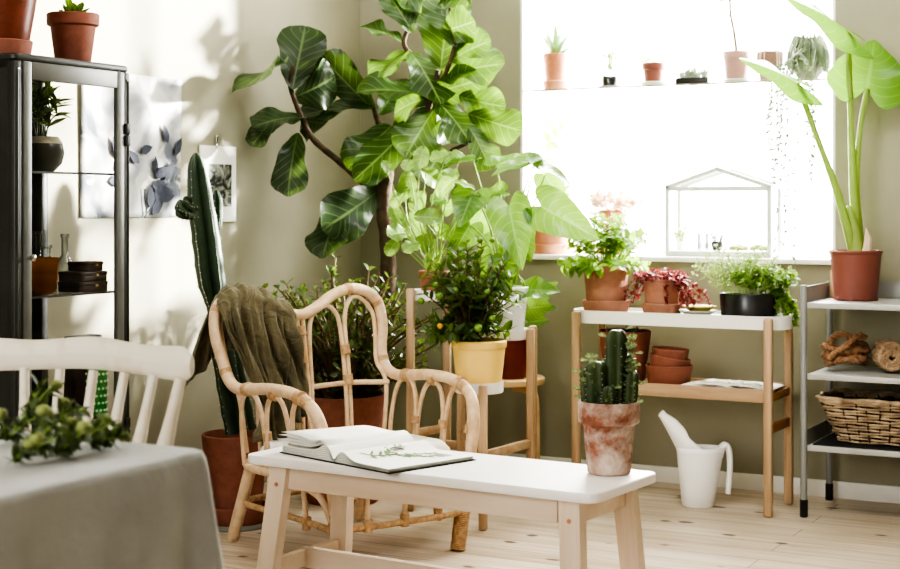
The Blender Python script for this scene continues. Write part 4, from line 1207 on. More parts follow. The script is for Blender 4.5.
# scented geranium on the top tray
p1 = Vector((T1.x, T1.y, ZT1-.0295))
t = potted('potted_geranium', 'leggy pale green geranium in a small reddish pot on the highest tray', 'plant', p1-RIGHT*.0, .062, .048, .105, TERRA2, .03, .004)
D5 = (p1-CAM).dot(VIEW)
ml = MB(); ms = MB(); rng = random.Random(6)
for (px, py, r) in [(411,188,15),(393,170,9),(433,180,13),(450,178,13),(402,236,15),(417,230,16),(443,233,16),(430,220,13),(440,203,13),(405,200,13),(424,160,12),(441,160,13),(455,158,10),(415,250,12),(428,246,13),(452,210,14),(462,188,12),(401,218,11),(460,232,13),(421,205,12),(445,190,14),(470,205,12),(434,262,12),(412,168,10),(398,250,10)]:
    dd = rng.uniform(-.18, .15)
    c = W(px-2+(px-430)*.12, py-3, D5+dd)-p1; s_ = r*.74*D5/FPX
    n0 = (-VIEW+rv(rng, .7)+UP*rng.uniform(0, 1.2)).normalized()
    ax = n0.orthogonal(); ax = Matrix.Rotation(rng.uniform(0, 6.3), 3, n0) @ ax
    if ax.z > 0: ax = -ax
    leaf(ml, c-ax*s_*.6, c+ax*s_*1.0, n0, s_*2.1, 'round', .25, .12, 8, 12, .16, .30, rng.uniform(0, 6), .14)
    r0 = Vector((rng.uniform(-.02, .02), rng.uniform(-.02, .02), .085))
    mid = r0.lerp(c, .5)+RIGHT*rng.uniform(-.05, .03)+UP*.03
    ms.tube(bez([r0, mid, c-ax*s_*.6], 7), [.0032*(1-.5*i/14) for i in range(15)], 6)
ml.build('foliage', GERAN, t, 180); ms.build('stems', STEMG, t)
# dark red pot on the stool
pr = CP(511, 6.62)
t = potted('potted_plant', 'dark red plastic pot of green leaves standing on the birch stool', 'plant', (pr.x, pr.y, .4505), .088, .066, .19, DREDPL, .03, .004)
D6 = (pr-CAM).dot(VIEW); ml = MB(); ms = MB()
def p6(px, py, dY=0.0): return W(px, py, D6+dY)-Vector((pr.x, pr.y, .4505))
bigleaf(ml, ms, p6, Vector((0, 0, 0)), [(530,300,557,283,24,-.02,-.05,20),(535,312,556,306,18,.02,-.05,-30),(520,300,512,280,22,0,.05,0),(528,322,548,320,18,-.05,-.05,10)], seed=9, zroot=.16)
ml.build('foliage', PHILO, t, 180); ms.build('stems', STEMG, t)
# ================================================================ plant table on the right
TX0, TX1, TY0, TY1 = 1.354, 2.156, -.518, -.236
tb = thing('plant_table', 'narrow bamboo table with white tray top under the window', 'table', ((TX0+TX1)/2, (TY0+TY1)/2, 0))
cx_, cy_ = (TX0+TX1)/2, (TY0+TY1)/2
TW, TD_ = TX1-TX0, TY1-TY0
ZTAB = .768
top = MB().prism(rrect(TW+.11, TD_-.04, .10, 8), ZTAB-.052, ZTAB-.012)
poly = rrect(TW+.11, TD_-.04, .10, 8); n = len(poly)
vs = []
for sc, z in ((1, ZTAB-.012), (1, ZTAB), (.985, ZTAB), (.985, ZTAB-.011)):
    vs += [(p[0]*(1 if sc == 1 else 1-.012/(TW/2)), p[1]*(1 if sc == 1 else 1-.006/(TD_/2)), z) for p in poly]
top.add(vs, [(r*n+i, r*n+(i+1) % n, (r+1)*n+(i+1) % n, (r+1)*n+i) for r in range(3) for i in range(n)])
top.build('tray_top', WHITEP, tb)
for sx in (-1, 1):
    for sy in (-1, 1):
        l = MB().box((sx*TW/2, sy*TD_/2, (ZTAB-.004)/2), (.034, .034, ZTAB-.004), None, .009, 3).build('leg', BAMBOO, tb)
    MB().box((sx*TW/2, 0, .335), (.02, TD_-.034, .036), None, .003).build('side_rail', m_wood('bamboo_crosswise', srgb(180, 132, 86), srgb(150, 106, 66), 1, 20) if sx < 0 else bpy.data.materials['bamboo_crosswise'], tb)
    MB().box((sx*TW/2, 0, .455), (.02, TD_-.034, .03), None, .003).build('side_rail', bpy.data.materials['bamboo_crosswise'], tb)
sh = MB()
for sy in (-1, 1): sh.box((0, sy*(TD_/2-.012), .462), (TW-.034, .018, .05), None, .003)
for k in range(6): sh.box((0, -TD_/2+.044+k*.038, .470), (TW-.036, .032, .014), None, .002)
sh.build('slatted_shelf', BAMBOOX, tb)
ZT = ZTAB-.0115; ZS = .4775
def onT(px, y, z=None): 
    q = OnW(px, 300, y); return Vector((q.x, q.y, ZT if z is None else z))
# basil
b = onT(606, -.385)
saucer('terracotta saucer under the basil pot on the table', (b.x, b.y, ZT+.0005), .100, .05, TERRA)
t = potted('potted_basil', 'bright green basil in a terracotta pot at the left of the white table', 'plant', (b.x, b.y, ZT+.0145), .095, .078, .185, TERRA, 0, 0)
ml = MB(); ms = MB(); rng = random.Random(51)
shrub(ml, ms, rng, (0, 0, .14), 40, .28, .17, 6, .046, .62, 'ovate', .4, .2, .003, rb=.05, nu=4, nv=5, droop=.25)
shrub(ml, ms, rng, (0, 0, .15), 18, .10, .19, 5, .05, .62, 'ovate', .45, -.1, .003, rb=.05, nu=4, nv=5, arch=.5, droop=.3)
ml.build('foliage', BASIL, t, 180); ms.build('stems', STEMG, t)
# red sedum
b = onT(662, -.385)
saucer('terracotta saucer under the red trailing plant on the table', (b.x, b.y, ZT+.0005), .084, .045, TERRA)
t = potted('potted_sedum', 'red and pink trailing sedum in a terracotta pot on the white table', 'plant', (b.x, b.y, ZT+.0145), .076, .066, .128, TERRA, 0, 0)
ml = MB(); ms = MB(); rng = random.Random(52)
shrub(ml, ms, rng, (0, 0, .10), 60, .07, .115, 6, .02, .75, 'spoon', .3, .35, .002, rb=.05)
for k in range(20):
    a = rng.uniform(0, 2*PI) if k < 12 else rng.uniform(-.3, .5)-PI*.15
    d = Vector((math.cos(a), math.sin(a)*.7, 0)); q = rng.uniform(.1, .17) if k < 12 else rng.uniform(.16, .22)
    pts = bez([d*.05+UP*.12, d*.085+UP*.135, d*(q*.85)+UP*rng.uniform(.06, .1), d*q+UP*rng.uniform(.015, .06)], 5)
    ms.tube(pts, .0016, 5)
    for i in range(3, len(pts)):
        for z in range(2):
            dd = (rv(rng)+d*.3).normalized(); l = rng.uniform(.013, .022)
            leaf(ml, pts[i], pts[i]+dd*l, UP+rv(rng, .5), l*.8, 'round', .2, .1, 2, 3)
ml.build('foliage', SEDUM, t, 0); ms.build('stems', m_plain('red_stem', srgb(140, 60, 56), None, .6), t)
# plates
b = onT(698, -.40)
def plate(label, x, y, z, r, mat):
    return solo('plate', MB().lathe([(1e-4, 0), (r*.6, 0), (r*.62, .003), (r, .018), (r-.002, .022), (r*.62, .006), (1e-4, .0055)], n=40), mat, label, 'plate', (x, y, z), 0, 'small plates stacked on the table')
plate('grey plate, lower of the two stacked between the red plant and the black bowl', b.x, b.y, ZT+.0005, .078, GPLATE)
plate('mustard yellow plate, upper of the two stacked on the white table', b.x+.004, b.y+.004, ZT+.0185, .070, YPLATE)
# herbs in the black bowl
b = onT(749, -.375)
t = thing('herb_bowl', 'black glazed bowl of wispy pale green herbs on the white table', 'plant', (b.x, b.y, ZT+.0005))
MB().lathe([(1e-4, 0), (.108, 0), (.113, .004), (.117, .09), (.115, .093), (.109, .09), (.105, .07), (1e-4, .066)], n=48, sy=.8).build('pot', BLACKG, t)
MB().lathe([(1e-4, .067), (.104, .067), (.105, .08), (1e-4, .084)], n=30, sy=.8).build('soil', SOIL, t)
ml = MB(); ms = MB(); rng = random.Random(53)
shrub(ml, ms, rng, (-.03, 0, .075), 80, .23, .19, 9, .020, .5, 'ovate', .3, .3, .0013, rb=.08, sq=(1, .6))
ml2 = MB()
shrub(ml2, ms, rng, (.06, 0, .075), 34, .15, .13, 8, .028, .7, 'round', .4, .2, .0014, rb=.05, sq=(1, .8))
for k in range(12):
    a = rng.uniform(-.5, .6); d = Vector((math.cos(a), math.sin(a)*.5, 0)); q = rng.uniform(.13, .2)
    pts = bez([d*.08+UP*.085, d*.12+UP*.11, d*q*.9+UP*.06, d*q+UP*rng.uniform(-.03, .03)], 5)
    ms.tube(pts, .0013, 4)
    for i in range(3, len(pts)):
        for z in range(2):
            dd = (rv(rng)+d*.3).normalized(); l = rng.uniform(.018, .028)
            leaf(ml2, pts[i], pts[i]+dd*l, UP+rv(rng, .5), l*.8, 'round', .2, .1, 2, 3)
ml.build('wispy_foliage', HERB, t, 0); ml2.build('foliage', BASIL, t, 0); ms.build('stems', STEMG, t)
# things on the slatted shelf
b = onT(625, -.37, ZS)
t = potted('potted_cutting', 'dark reddish clay pot with a few pale leaves on the slatted shelf, behind the cactus', 'plant', (b.x, b.y, ZS), .108, .082, .205, TERRA2, 0, 0)
ml = MB(); ms = MB(); rng = random.Random(55); shrub(ml, ms, rng, (0, 0, .15), 10, .055, .07, 4, .035, .6, 'ovate', .3, .1, .003, rb=.03)
ml.build('foliage', SILV, t, 0); ms.build('stems', STEMG, t)
b = onT(669, -.385, ZS)
def bowl(label, x, y, z, r, h, tilt=0.0, ta=0.0):
    o = solo('clay_bowl', MB().lathe([(1e-4, 0), (r*.86, 0), (r*.88, .003), (r, h-.003), (r-.003, h), (r-.008, h-.002), (r*.86-.004, .012), (1e-4, .01)], n=40), TERRA2, label, 'bowl', (x, y, z), 0, 'clay bowls stacked on the slatted shelf')
    if tilt: o.rotation_euler = (0, tilt, ta)
    return o
bowl('widest clay bowl at the bottom of the stack on the slatted shelf', b.x, b.y, ZS, .096, .075)
bowl('middle clay bowl, tilted inside the stack on the slatted shelf', b.x-.006, b.y, ZS+.034, .083, .075, math.radians(9), .3)
bowl('uppermost clay bowl of the stack on the slatted shelf', b.x+.003, b.y, ZS+.084, .076, .058, math.radians(4), .2)
rng = random.Random(57)
lbl = ['seed packet nearest the clay bowls on the slatted shelf', 'second seed packet from the clay bowls on the slatted shelf', 'middle seed packet of the fanned row on the slatted shelf', 'fourth seed packet from the clay bowls on the slatted shelf', 'seed packet furthest from the clay bowls, by the right table leg']
for k in range(5):
    b = onT(705+k*14.5, -.40+.02*(k % 2), ZS)
    t = thing('seed_packet', lbl[k], 'packet', (b.x, b.y, ZS+(.011 if k else .0075)), math.radians(rng.uniform(-7, 7)), 'pale seed packets fanned on the slatted shelf')
    t.rotation_euler = (0, math.radians(6 if k else 0), t.rotation_euler[2])
    def pk(u, v): return Vector(((u-.5)*.12, (v-.5)*.20, .003*math.sin(u*5+v*4)))
    MB().grid(pk, 8, 8).build('packet', PAPER, t, 180, .002)
    ml = MB()
    for q in range(5):
        o = Vector((rng.uniform(-.025, .02), -.03+q*.013, .0042)); a = rng.uniform(0, 6.3)
        leaf(ml, o, o+Vector((math.cos(a), math.sin(a), 0))*.03, UP, .014, 'ovate', 0, 0, 2, 4)
    ml.build('printed_leaves', m_plain('dark_green_ink', srgb(84, 112, 84), srgb(60, 80, 66), .8) if k == 0 else bpy.data.materials['dark_green_ink'], t, 0)
# ================================================================ watering can
wc = G(698, 506, 0)
can = thing('watering_can', 'white plastic watering can with long open spout on the floor', 'watering can', (wc.x, wc.y, 0))
# local 2D axis: spout towards the left (-x of the picture)
ux = RIGHT
body = MB()
secs = [(0, .058, .056, 0), (.006, .063, .060, 0), (.09, .074, .066, .003), (.17, .085, .068, .006), (.215, .091, .066, .008), (.236, .093, .064, .006)]
n = 36; vs, fs = [], []
def ring_(z, rx, ry, ox, cut=0.0):
    out = []
    for k in range(n):
        a = 2*PI*k/n
        zz = z+cut*(-math.cos(a))*.5+cut*.5 if cut else z
        out.append(ux*(ox+rx*math.cos(a))+VIEW*(ry*math.sin(a))+UP*zz)
    return out
for z, rx, ry, ox in secs: vs += ring_(z, rx, ry, ox)
# spout: the mouth stretches out to the upper left
for k_, (z, zl, rx, ry, ox) in enumerate([(.262, .03, .088, .058, -.006), (.262, .065, .080, .045, -.026), (.258, .115, .078, .030, -.055)]):
    out = []
    for k in range(n):
        a = 2*PI*k/n; lf = max(0, -math.cos(a))**1.3; 
        out.append(ux*(ox+rx*math.cos(a))+VIEW*(ry*math.sin(a))+UP*(z+zl*lf+(0.0 if math.cos(a) < 0 else .0)))
    vs += out
m_ = len(vs)//n
fs = [(r*n+k, r*n+(k+1) % n, (r+1)*n+(k+1) % n, (r+1)*n+k) for r in range(m_-1) for k in range(n)]
fs.append(tuple(range(n-1, -1, -1)))
# simple body only up to the shoulder, the spout is lofted as an open channel below
body = MB(); nb = len(secs)
body.add(vs[:nb*n], [f for f in fs if max(f) < nb*n])
o = body.build('body', CANW, can, 60, .003)
def spout(u, v):
    # u along, v around: open-topped channel that narrows to a tube
    a = lerp(-PI*1.12, PI*.12, v)
    ax_ = [(.040, .185, .050, .060), (.012, .212, .058, .074), (-.036, .256, .050, .062), (-.088, .306, .031, .036), (-.138, .358, .015, .015), (-.148, .371, .014, .014)]
    k = u*(len(ax_)-1); i = min(int(k), len(ax_)-2); f = k-i
    x, z, r, rz = [lerp(ax_[i][q], ax_[i+1][q], f) for q in range(4)]
    full = min(1, max(0, (u-.45)/.3))
    a = lerp(-PI*(.5+.56+.5*full*.88), -PI*(.5-.56-.5*full*.88), v)
    dn = Vector((.62, 0, .78)) if u > .2 else Vector((.3, 0, .95))
    up_ = ux*dn.x+UP*dn.z
    return ux*x+UP*z+VIEW*(r*math.cos(a))+up_*(rz*math.sin(a))
MB().grid(spout, 30, 24).build('spout', CANW, can, 180, .003)
hp = bez([ux*.084+UP*.198, ux*.094+UP*.232, ux*.112+UP*.243, ux*.124+UP*.218, ux*.127+UP*.15, ux*.119+UP*.05], 6)
hm = MB(); vs, fs = [], []
for i, p in enumerate(hp):
    tg = (hp[min(i+1, len(hp)-1)]-hp[max(i-1, 0)]).normalized(); nn = tg.cross(VIEW)
    k = i/(len(hp)-1); w_ = lerp(.03, .016, k); h_ = lerp(.016, .011, k)
    for q in range(12):
        a = 2*PI*q/12; vs.append(p+VIEW*w_*math.cos(a)+nn*h_*math.sin(a))
m_ = len(hp)
fs = [(i*12+q, i*12+(q+1) % 12, (i+1)*12+(q+1) % 12, (i+1)*12+q) for i in range(m_-1) for q in range(12)]
fs += [tuple(range(11, -1, -1)), tuple((m_-1)*12+q for q in range(12))]
hm.add(vs, fs).build('handle', CANW, can, 60)
# ================================================================ steel shelf trolley on the right
VX0, VY0, VY1 = 2.276, -.452, -.066
VL = .86
tr = thing('steel_shelf', 'grey steel shelf unit standing at the right beside the plant table', 'shelf unit', (VX0+VL/2, (VY0+VY1)/2, 0))
vw, vd = VL/2, (VY1-VY0)/2
for sx in (-1, 1):
    for sy in (-1, 1):
        l = MB().lathe([(1e-4, .06), (.0135, .06), (.0135, .888), (.011, .892), (1e-4, .892)], (sx*vw, sy*vd, 0), 16).build('post', GREYM, tr)
        MB().lathe([(1e-4, 0), (.013, 0), (.0155, .004), (.0155, .066), (.0136, .068), (1e-4, .068)], (sx*vw, sy*vd, 0), 16).build('foot', BLACK, l)
for z in (.826, .552, .278):
    s_ = MB()
    s_.box((0, 0, z-.004), (VL-.03, 2*vd-.0, .006))
    s_.box((0, -vd-.0, z-.011), (VL-.028, .006, .022), None, .002).box((0, vd, z-.011), (VL-.028, .006, .022), None, .002)
    s_.build('shelf', LGREYM, tr)
for sx in (-1, 1):
    MB().box((sx*vw, 0, .855), (.005, 2*vd-.027, .062)).build('end_guard', GREYM, tr)
    MB().box((sx*vw, 0, .30), (.005, 2*vd-.027, .062)).build('end_guard', GREYM, tr)
MB().box((0, vd+.002, .862), (VL-.028, .004, .062)).build('back_guard', GREYM, tr)
mat_ = MB().box((0, -.0, .2795), (VL-.06, 2*vd-.03, .003))
for k in range(16): mat_.box((0, -vd+.03+k*.0235, .282), (VL-.06, .008, .003))
mat_.build('ribbed_mat', BLACK, tr)
# elephant ear
ao = Vector((2.418, -.215, .8262))
t = potted('potted_elephant_ear', 'elephant ear plant with huge ribbed leaves in a red-brown plastic pot', 'plant', ao, .104, .082, .196, REDPL, .012, .004)
for k in range(8):
    a = 2*PI*k/8; MB().box((math.cos(a)*.0815, math.sin(a)*.0815, .007), (.008, .022, .014), Matrix.Rotation(a, 3, 'Z'), .002).build('pot_foot', REDPL, t)
D7 = (ao-CAM).dot(VIEW)
def al(px, py, dY=0.0): return W(px, py, D7+dY)-ao
pet = [([(858, 262, 0), (853, 180, .03), (850, 100, .02), (848, 32, -.02)], .024, .0115), ([(856, 262, 0), (838, 195, -.02), (818, 140, -.04), (797, 83, -.05)], .022, .011), ([(861, 262, .0), (856, 190, .05), (860, 130, .04), (867, 89, .02)], .022, .0105)]
for q, r0, r1 in pet:
    pts = bez([al(*a) for a in q], 8)
    MB().tube(pts, [lerp(r0, r1, min(1, i/14)) for i in range(len(pts))], 10).build('stem', PETI, t, 60)
sh_ = MB().tube(bez([al(857, 268), al(856, 245), al(853, 225), al(848, 205)], 5), [.036, .036, .036, .035, .034, .032, .03, .028, .026, .024, .022, .02, .018, .016, .012, .004], 14)
sh_.build('stem_sheath', PETI, t, 60)
MB().tube([al(866, 256, -.05), al(868, 238, -.045), al(866, 228, -.04)], [.02, .014, .002], 8).build('dry_sheath', DRIED, t)
for (bx, by, d0, tx, ty, d1, w, lobe, nrm, fold) in [
    (867, 88, .02, 876, 38, .05, .33, .36, -VIEW*1+UP*.15-RIGHT*.05, .10),
    (848, 31, -.02, 789, -12, -.12, .27, .42, Vector((.1, .1, .8))+RIGHT*.35-VIEW*.6, -.22),
    (797, 82, -.05, 745, 52, -.18, .22, .46, UP*.8+RIGHT*.35-VIEW*.6, -.22)]:
    ml = MB()
    leaf(ml, al(bx, by, d0), al(tx, ty, d1), nrm, w, 'heart', fold, .12, 12, 16, .10, lobe, 1.0)
    ml.build('leaf', ALOCA, t, 180)
bb_ = OnW(835, 290, -.10)
solo('wooden_block', MB().box((0, 0, .055), (.056, .03, .11), None, .004), BIRCH, 'pale wooden block standing behind the elephant ear pot', 'block', (2.318, -.092, .8275))
# rope coil and roll
def rope(mb, pts, r, pitch=.05, n=6):
    pts = [Vector(p) for p in pts]; m = len(pts)
    for s_ in range(3):
        out = []; nr = None; d = 0
        for i, p in enumerate(pts):
            tg = (pts[min(i+1, m-1)]-pts[max(i-1, 0)]).normalized()
            nr = tg.orthogonal().normalized() if nr is None else (nr-tg*nr.dot(tg)).normalized()
            if i: d += (p-pts[i-1]).length
            a = d/pitch*2*PI+s_*2*PI/3
            out.append(p+(nr*math.cos(a)+tg.cross(nr)*math.sin(a))*r*.52)
        mb.tube(out, r*.56, n)
rc = Vector((2.388, -.26, .5525))
mb = MB(); pts = []
for i in range(150):
    a = i/150*2*PI*4.2; k = i/150
    rad = .074+.010*math.sin(i*.31)
    pts.append((rad*math.cos(a), rad*.8*math.sin(a), .030+.062*k+.012*math.sin(a*1.5)))
pts += [(.02+.04*math.sin(q*.5), .0-.05*math.cos(q*.4), .085+.004*q) for q in range(6)]
rope(mb, pts, .0145)
lp = []
for i in range(40):
    a = -.5+i/39*(PI+1.0)
    lp.append((-.015+.055*math.cos(a), -.03, .075+.068*math.sin(a)))
rope(mb, lp, .0135)
rope(mb, [(-.07+.018*i/2, -.075+.01*math.sin(i*.6), .05+.0075*i) for i in range(14)]+[(.055+.008*i, -.06+.01*i, .135) for i in range(3)], .0135)
solo('rope_coil', mb, ROPE, 'knotted coil of thick brown rope on the middle shelf', 'rope', (rc.x, rc.y, rc.z), math.radians(20), smooth=80)
rr_ = Vector((2.575, -.30, .5525))
mb = MB(); pts = []
for i in range(130):
    a = i/130*2*PI*3.4; rad = .012+.043*i/130
    pts.append(Vector((rad*math.cos(a), 0, .062+rad*math.sin(a))))
for k in range(5):
    rope(mb, [p+Vector((0, k*.024, 0)) for p in pts], .0105, .04, 5)
solo('sisal_roll', mb, SISAL, 'pale braided sisal strip rolled up on the middle shelf', 'roll', (rr_.x, rr_.y, rr_.z+.001), math.radians(25), smooth=80)
# basket
bk_ = Vector((2.315+.298, -.262, .2845))
bs = thing('wicker_basket', 'rectangular willow basket with flared sides on the lowest steel shelf', 'basket', bk_)
def bring(k, ph=0.0, amp=.004, grow=0.0):
    w_, d_ = lerp(.47, .60, k)+grow, lerp(.24, .30, k)+grow
    out = []; pl_ = dense(rrect(w_, d_, .06, 5), .018)
    for i, q in enumerate(pl_):
        nn = q.normalized(); o_ = amp*math.sin(i*PI/2*1.0+ph)
        out.append(Vector((q.x+nn.x*o_, q.y+nn.y*o_, .008+.150*k+.002*math.sin(i*.7+ph*3))))
    return out
wm = MB()
for r in range(13):
    wm.tube(bring(r/12.5, PI*(r % 2)), .0054, 6, closed=True)
wm.build('weave', WICK, bs, 80)
rim = MB()
for q in range(2): rim.tube(bring(1.03+q*.05, PI*q, .006), .0085, 6, closed=True)
rim.build('rim', WICK, bs, 80)
sk = MB(); a0 = bring(0, 0, 0); a1 = bring(1, 0, 0)
for i in range(36):
    p0 = a0[int(i/36*len(a0))]; p1 = a1[int(i/36*len(a1))]
    sk.tube([p0, p1+UP*.006], .005, 6)
sk.build('stakes', WICKD, bs, 80)
MB().prism(rrect(.46, .23, .06), .004, .012).build('bottom', WICKD, bs)
rng = random.Random(71)
for k in range(7):
    x = -.20+.062*k
    solo('nursery_pot', MB().lathe([(1e-4, 0), (.032, 0), (.043, .09), (.046, .09), (.046, .10), (.040, .10), (.030, .01), (1e-4, .008)], n=24, rot=Matrix.Rotation(rng.uniform(-.18, .18), 3, 'Y')), BLACK, 'black plastic nursery pot among those piled in the willow basket', 'pot', (bk_.x+x, bk_.y+(-.05 if k % 2 else .05), bk_.z+.055+.004*(k % 3)), 0, 'black nursery pots in the willow basket')
# ================================================================ window sill and hanging shelf
ZSI = .9775
ZSH = 1.722
p = OnW(551, 250, .10)
saucer('terracotta saucer under the leafy pot at the left of the window sill', (p.x, .105, ZSI), .092, .045, TERRAP)
t = potted('potted_plant', 'terracotta pot of yellow-green leaves at the left end of the window sill', 'plant', (p.x, .105, ZSI+.0135), .095, .075, .19, TERRAP, .05, .006)
ml = MB(); ms = MB(); rng = random.Random(61)
shrub(ml, ms, rng, (.03, -.02, .16), 20, .20, .06, 5, .05, .6, 'ovate', .4, .2, .003, rb=.03, nu=4, nv=5, sq=(.7, 1))
DW = (Vector((p.x, .105, 0))-CAM).dot(VIEW)
for (px, py) in ((553, 130), (562, 127), (549, 142), (547, 165)):
    e = W(px, py, DW)-Vector((p.x, .105, ZSI+.0125))
    pts = bez([(0, 0, .17), (e.x*.3, e.y*.4, e.z*.6), e], 6); ms.tube(pts, .002, 5)
    for q in range(4):
        d = (rv(rng)+RIGHT*.4).normalized(); l = rng.uniform(.04, .07); leaf(ml, e, e+d*l, UP+rv(rng, .6), l*.6, 'ovate', .2, .1, 4, 5)
ml.build('foliage', YLEAF, t, 180); ms.build('stems', STEMG, t)
p = OnW(613, 240, .12)
solo('upturned_pot', MB().lathe([(1e-4, .09), (.046, .09), (.058, .03), (.062, .03), (.064, 0), (.058, 0), (.044, .084), (1e-4, .084)], n=32), TERRAP, 'upturned terracotta pot on the sill lifting the dried flower pot', 'pot', (p.x, .12, ZSI))
t = potted('potted_dried_flowers', 'small terracotta pot of pale dried flowers raised on the window sill', 'plant', (p.x, .12, ZSI+.091), .066, .045, .11, TERRAP, .03, .005)
ml = MB(); ms = MB(); rng = random.Random(62)
shrub(ml, ms, rng, (0, 0, .09), 34, .11, .13, 6, .026, .9, 'round', .5, .3, .0013, rb=.03)
ml.build('foliage', DRIED, t, 0); ms.build('stems', STEMB, t)
# little greenhouse
g0 = OnW(665, 250, .03); g1 = OnW(771, 250, .03)
gw = g1.x-g0.x; gd = .17
gh = thing('tabletop_greenhouse', 'white metal miniature greenhouse with gabled roof on the window sill', 'greenhouse', ((g0.x+g1.x)/2, .03+gd/2, ZSI))
hz = OnW(665, 187, .03).z-ZSI; hr = OnW(716, 169, .03).z-ZSI
bars = MB(); B = .018
def bar(a, b):
    a = Vector(a); b = Vector(b); d = (b-a); L_ = d.length
    bars.box(tuple((a+b)/2), (L_+B*.9, B, B), d.to_track_quat('X', 'Z').to_matrix(), .0015)
w2, d2 = gw/2-B/2, gd/2-B/2
for sy in (-1, 1):
    for sx in (-1, 1):
        bar((sx*w2, sy*d2, .028), (sx*w2, sy*d2, hz-.004)); bar((sx*w2, sy*d2, hz), (0, sy*d2, hr))
    bar((-w2+.012, sy*d2, hz-.008), (w2-.012, sy*d2, hz-.008))
for sx in (-1, 1): bar((sx*w2, -d2+.012, hz), (sx*w2, d2-.012, hz))
bar((0, -d2+.012, hr), (0, d2-.012, hr))
bars.build('frame', GHM, gh)
MB().box((0, 0, .012), (gw, gd, .024), None, .002).build('base_tray', GHM, gh)
gp = MB()
for sy in (-1, 1): gp.box((0, sy*d2, hz/2+.012), (2*w2-B, .002, hz-.045))
for sx in (-1, 1): gp.box((sx*w2, 0, hz/2+.012), (.002, 2*d2-B, hz-.045))
for sx in (-1, 1):
    d = Vector((-sx*w2, 0, hr-hz)); c = Vector((sx*w2/2, 0, (hz+hr)/2))
    gp.box(tuple(c), (d.length-.02, 2*d2-B, .002), d.to_track_quat('X', 'Z').to_matrix())
gp.build('panes', PANE, gh)
gx = (g0.x+g1.x)/2; gz = ZSI+.0245
def jar(label, px, r, h, mat, y=.115):
    q = OnW(px, 245, y)
    return solo('glass_jar', MB().lathe([(1e-4, 0), (r*.9, 0), (r, .006), (r, h), (r-.003, h), (r-.004, .008), (1e-4, .006)], n=24), mat, label, 'jar', (q.x, y, gz))
jar('pale green glass jar standing inside the little greenhouse', 691, .020, .055, SHELFG, .10)
jar('grey glass tumbler in the middle of the little greenhouse', 703, .024, .075, GLASSB)
t = potted('seedling_pot', 'tiny dark pot with a grey sprig inside the little greenhouse', 'plant', (OnW(717, 245, .12).x, .12, gz), .026, .02, .04, BLACKG)
ml = MB(); ms = MB(); shrub(ml, ms, random.Random(64), (0, 0, .03), 8, .07, .03, 3, .018, .5)
ml.build('foliage', SILV, t, 0); ms.build('stems', STEMB, t)
for px, lb in ((738, 'low mossy cushion in the middle of the little greenhouse tray'), (760, 'low mossy cushion at the right end of the little greenhouse tray')):
    q = OnW(px, 250, .12); mb = MB(); rng = random.Random(px)
    for k in range(26):
        a = rng.uniform(0, 6.3); rr0 = .03*math.sqrt(rng.random())
        mb.ball((rr0*math.cos(a)*1.3, rr0*math.sin(a), .008+.010*(1-rr0/.03)), .010, 6, 4)
    solo('moss_cushion', mb, m_plain('moss', srgb(150, 160, 80), srgb(110, 120, 60), .9, 80, bump=.6) if px == 738 else bpy.data.materials['moss'], lb, 'moss', (q.x, .12, gz+.003))
q = OnW(677, 245, .12)
t = potted('seedling_pot', 'tiny pale pot with green leaves at the left inside the little greenhouse', 'plant', (q.x+.012, .135, gz), .024, .019, .04, WHPOT)
ml = MB(); ms = MB(); shrub(ml, ms, random.Random(65), (0, 0, .03), 9, .08, .035, 4, .022, .6)
ml.build('foliage', HERB, t, 0); ms.build('stems', STEMG, t)
# glass shelf across the window
hs = thing('glass_shelf', 'clear glass shelf spanning the window recess', 'shelf', ((wx0+wx1)/2, .10, ZSH-.008))
MB().box((0, 0, .004), (wx1-wx0-.027, .20, .008)).build('pane', SHELFG, hs)
MB().box((0, -.1012, .004), (wx1-wx0-.027, .002, .008)).build('front_edge', m_plain('bronze_edge', srgb(150, 140, 110), None, .4), hs)
for sx in (-1, 1):
    MB().box((sx*((wx1-wx0)/2-.022), -.04, -.006), (.018, .03, .011), None, .002).build('bracket', CHROME, hs)
    MB().box((sx*((wx1-wx0)/2-.022), .06, -.006), (.018, .03, .011), None, .002).build('bracket', CHROME, hs)
def onS(px, y=.07): return Vector((OnW(px, 80, y).x, y, ZSH+.0005))
p = onS(556)
saucer('terracotta saucer under the aloe pot on the glass shelf', p, .058, .04, TERRAP)
t = potted('potted_aloe', 'spiky aloe in a terracotta pot at the left of the glass shelf', 'plant', (p.x, p.y, p.z+.0135), .058, .043, .15, TERRAP)
ml = MB(); rng = random.Random(63)
for k in range(15):
    a = k*2.4; el = .62+.8*k/15
    d = Vector((math.cos(a)*math.cos(el), math.sin(a)*math.cos(el), math.sin(el)))
    leaf(ml, Vector((0, 0, .125))+d*.008, Vector((0, 0, .125))+d*rng.uniform(.12, .17), UP-d*.1+Vector((0, 0, .1)), .036, 'strap', .5, .12 if k < 8 else -.02, 4, 8)
ml.build('foliage', ALOE, t, 180)
p = onS(610)
t = thing('domed_jar', 'small dark domed jar with a sprig on the glass shelf', 'jar', p)
MB().lathe([(1e-4, 0), (.048, 0), (.05, .008), (1e-4, .009)], n=30).build('base', GREYM, t)
MB().lathe([(.036, .0095), (.038, .03), (.037, .055), (.028, .075), (.01, .088), (1e-4, .09)], n=30).build('dome', GLASSB, t)
MB().lathe([(1e-4, .0095), (.032, .0095), (.033, .05), (1e-4, .055)], n=24).build('filling', BLACKG, t)
ml = MB(); ms = MB(); shrub(ml, ms, random.Random(66), (0, 0, .085), 8, .10, .04, 4, .026, .5, 'ovate', .5)
ml.build('foliage', BASIL, t, 0); ms.build('stems', STEMG, t)
p = onS(654)
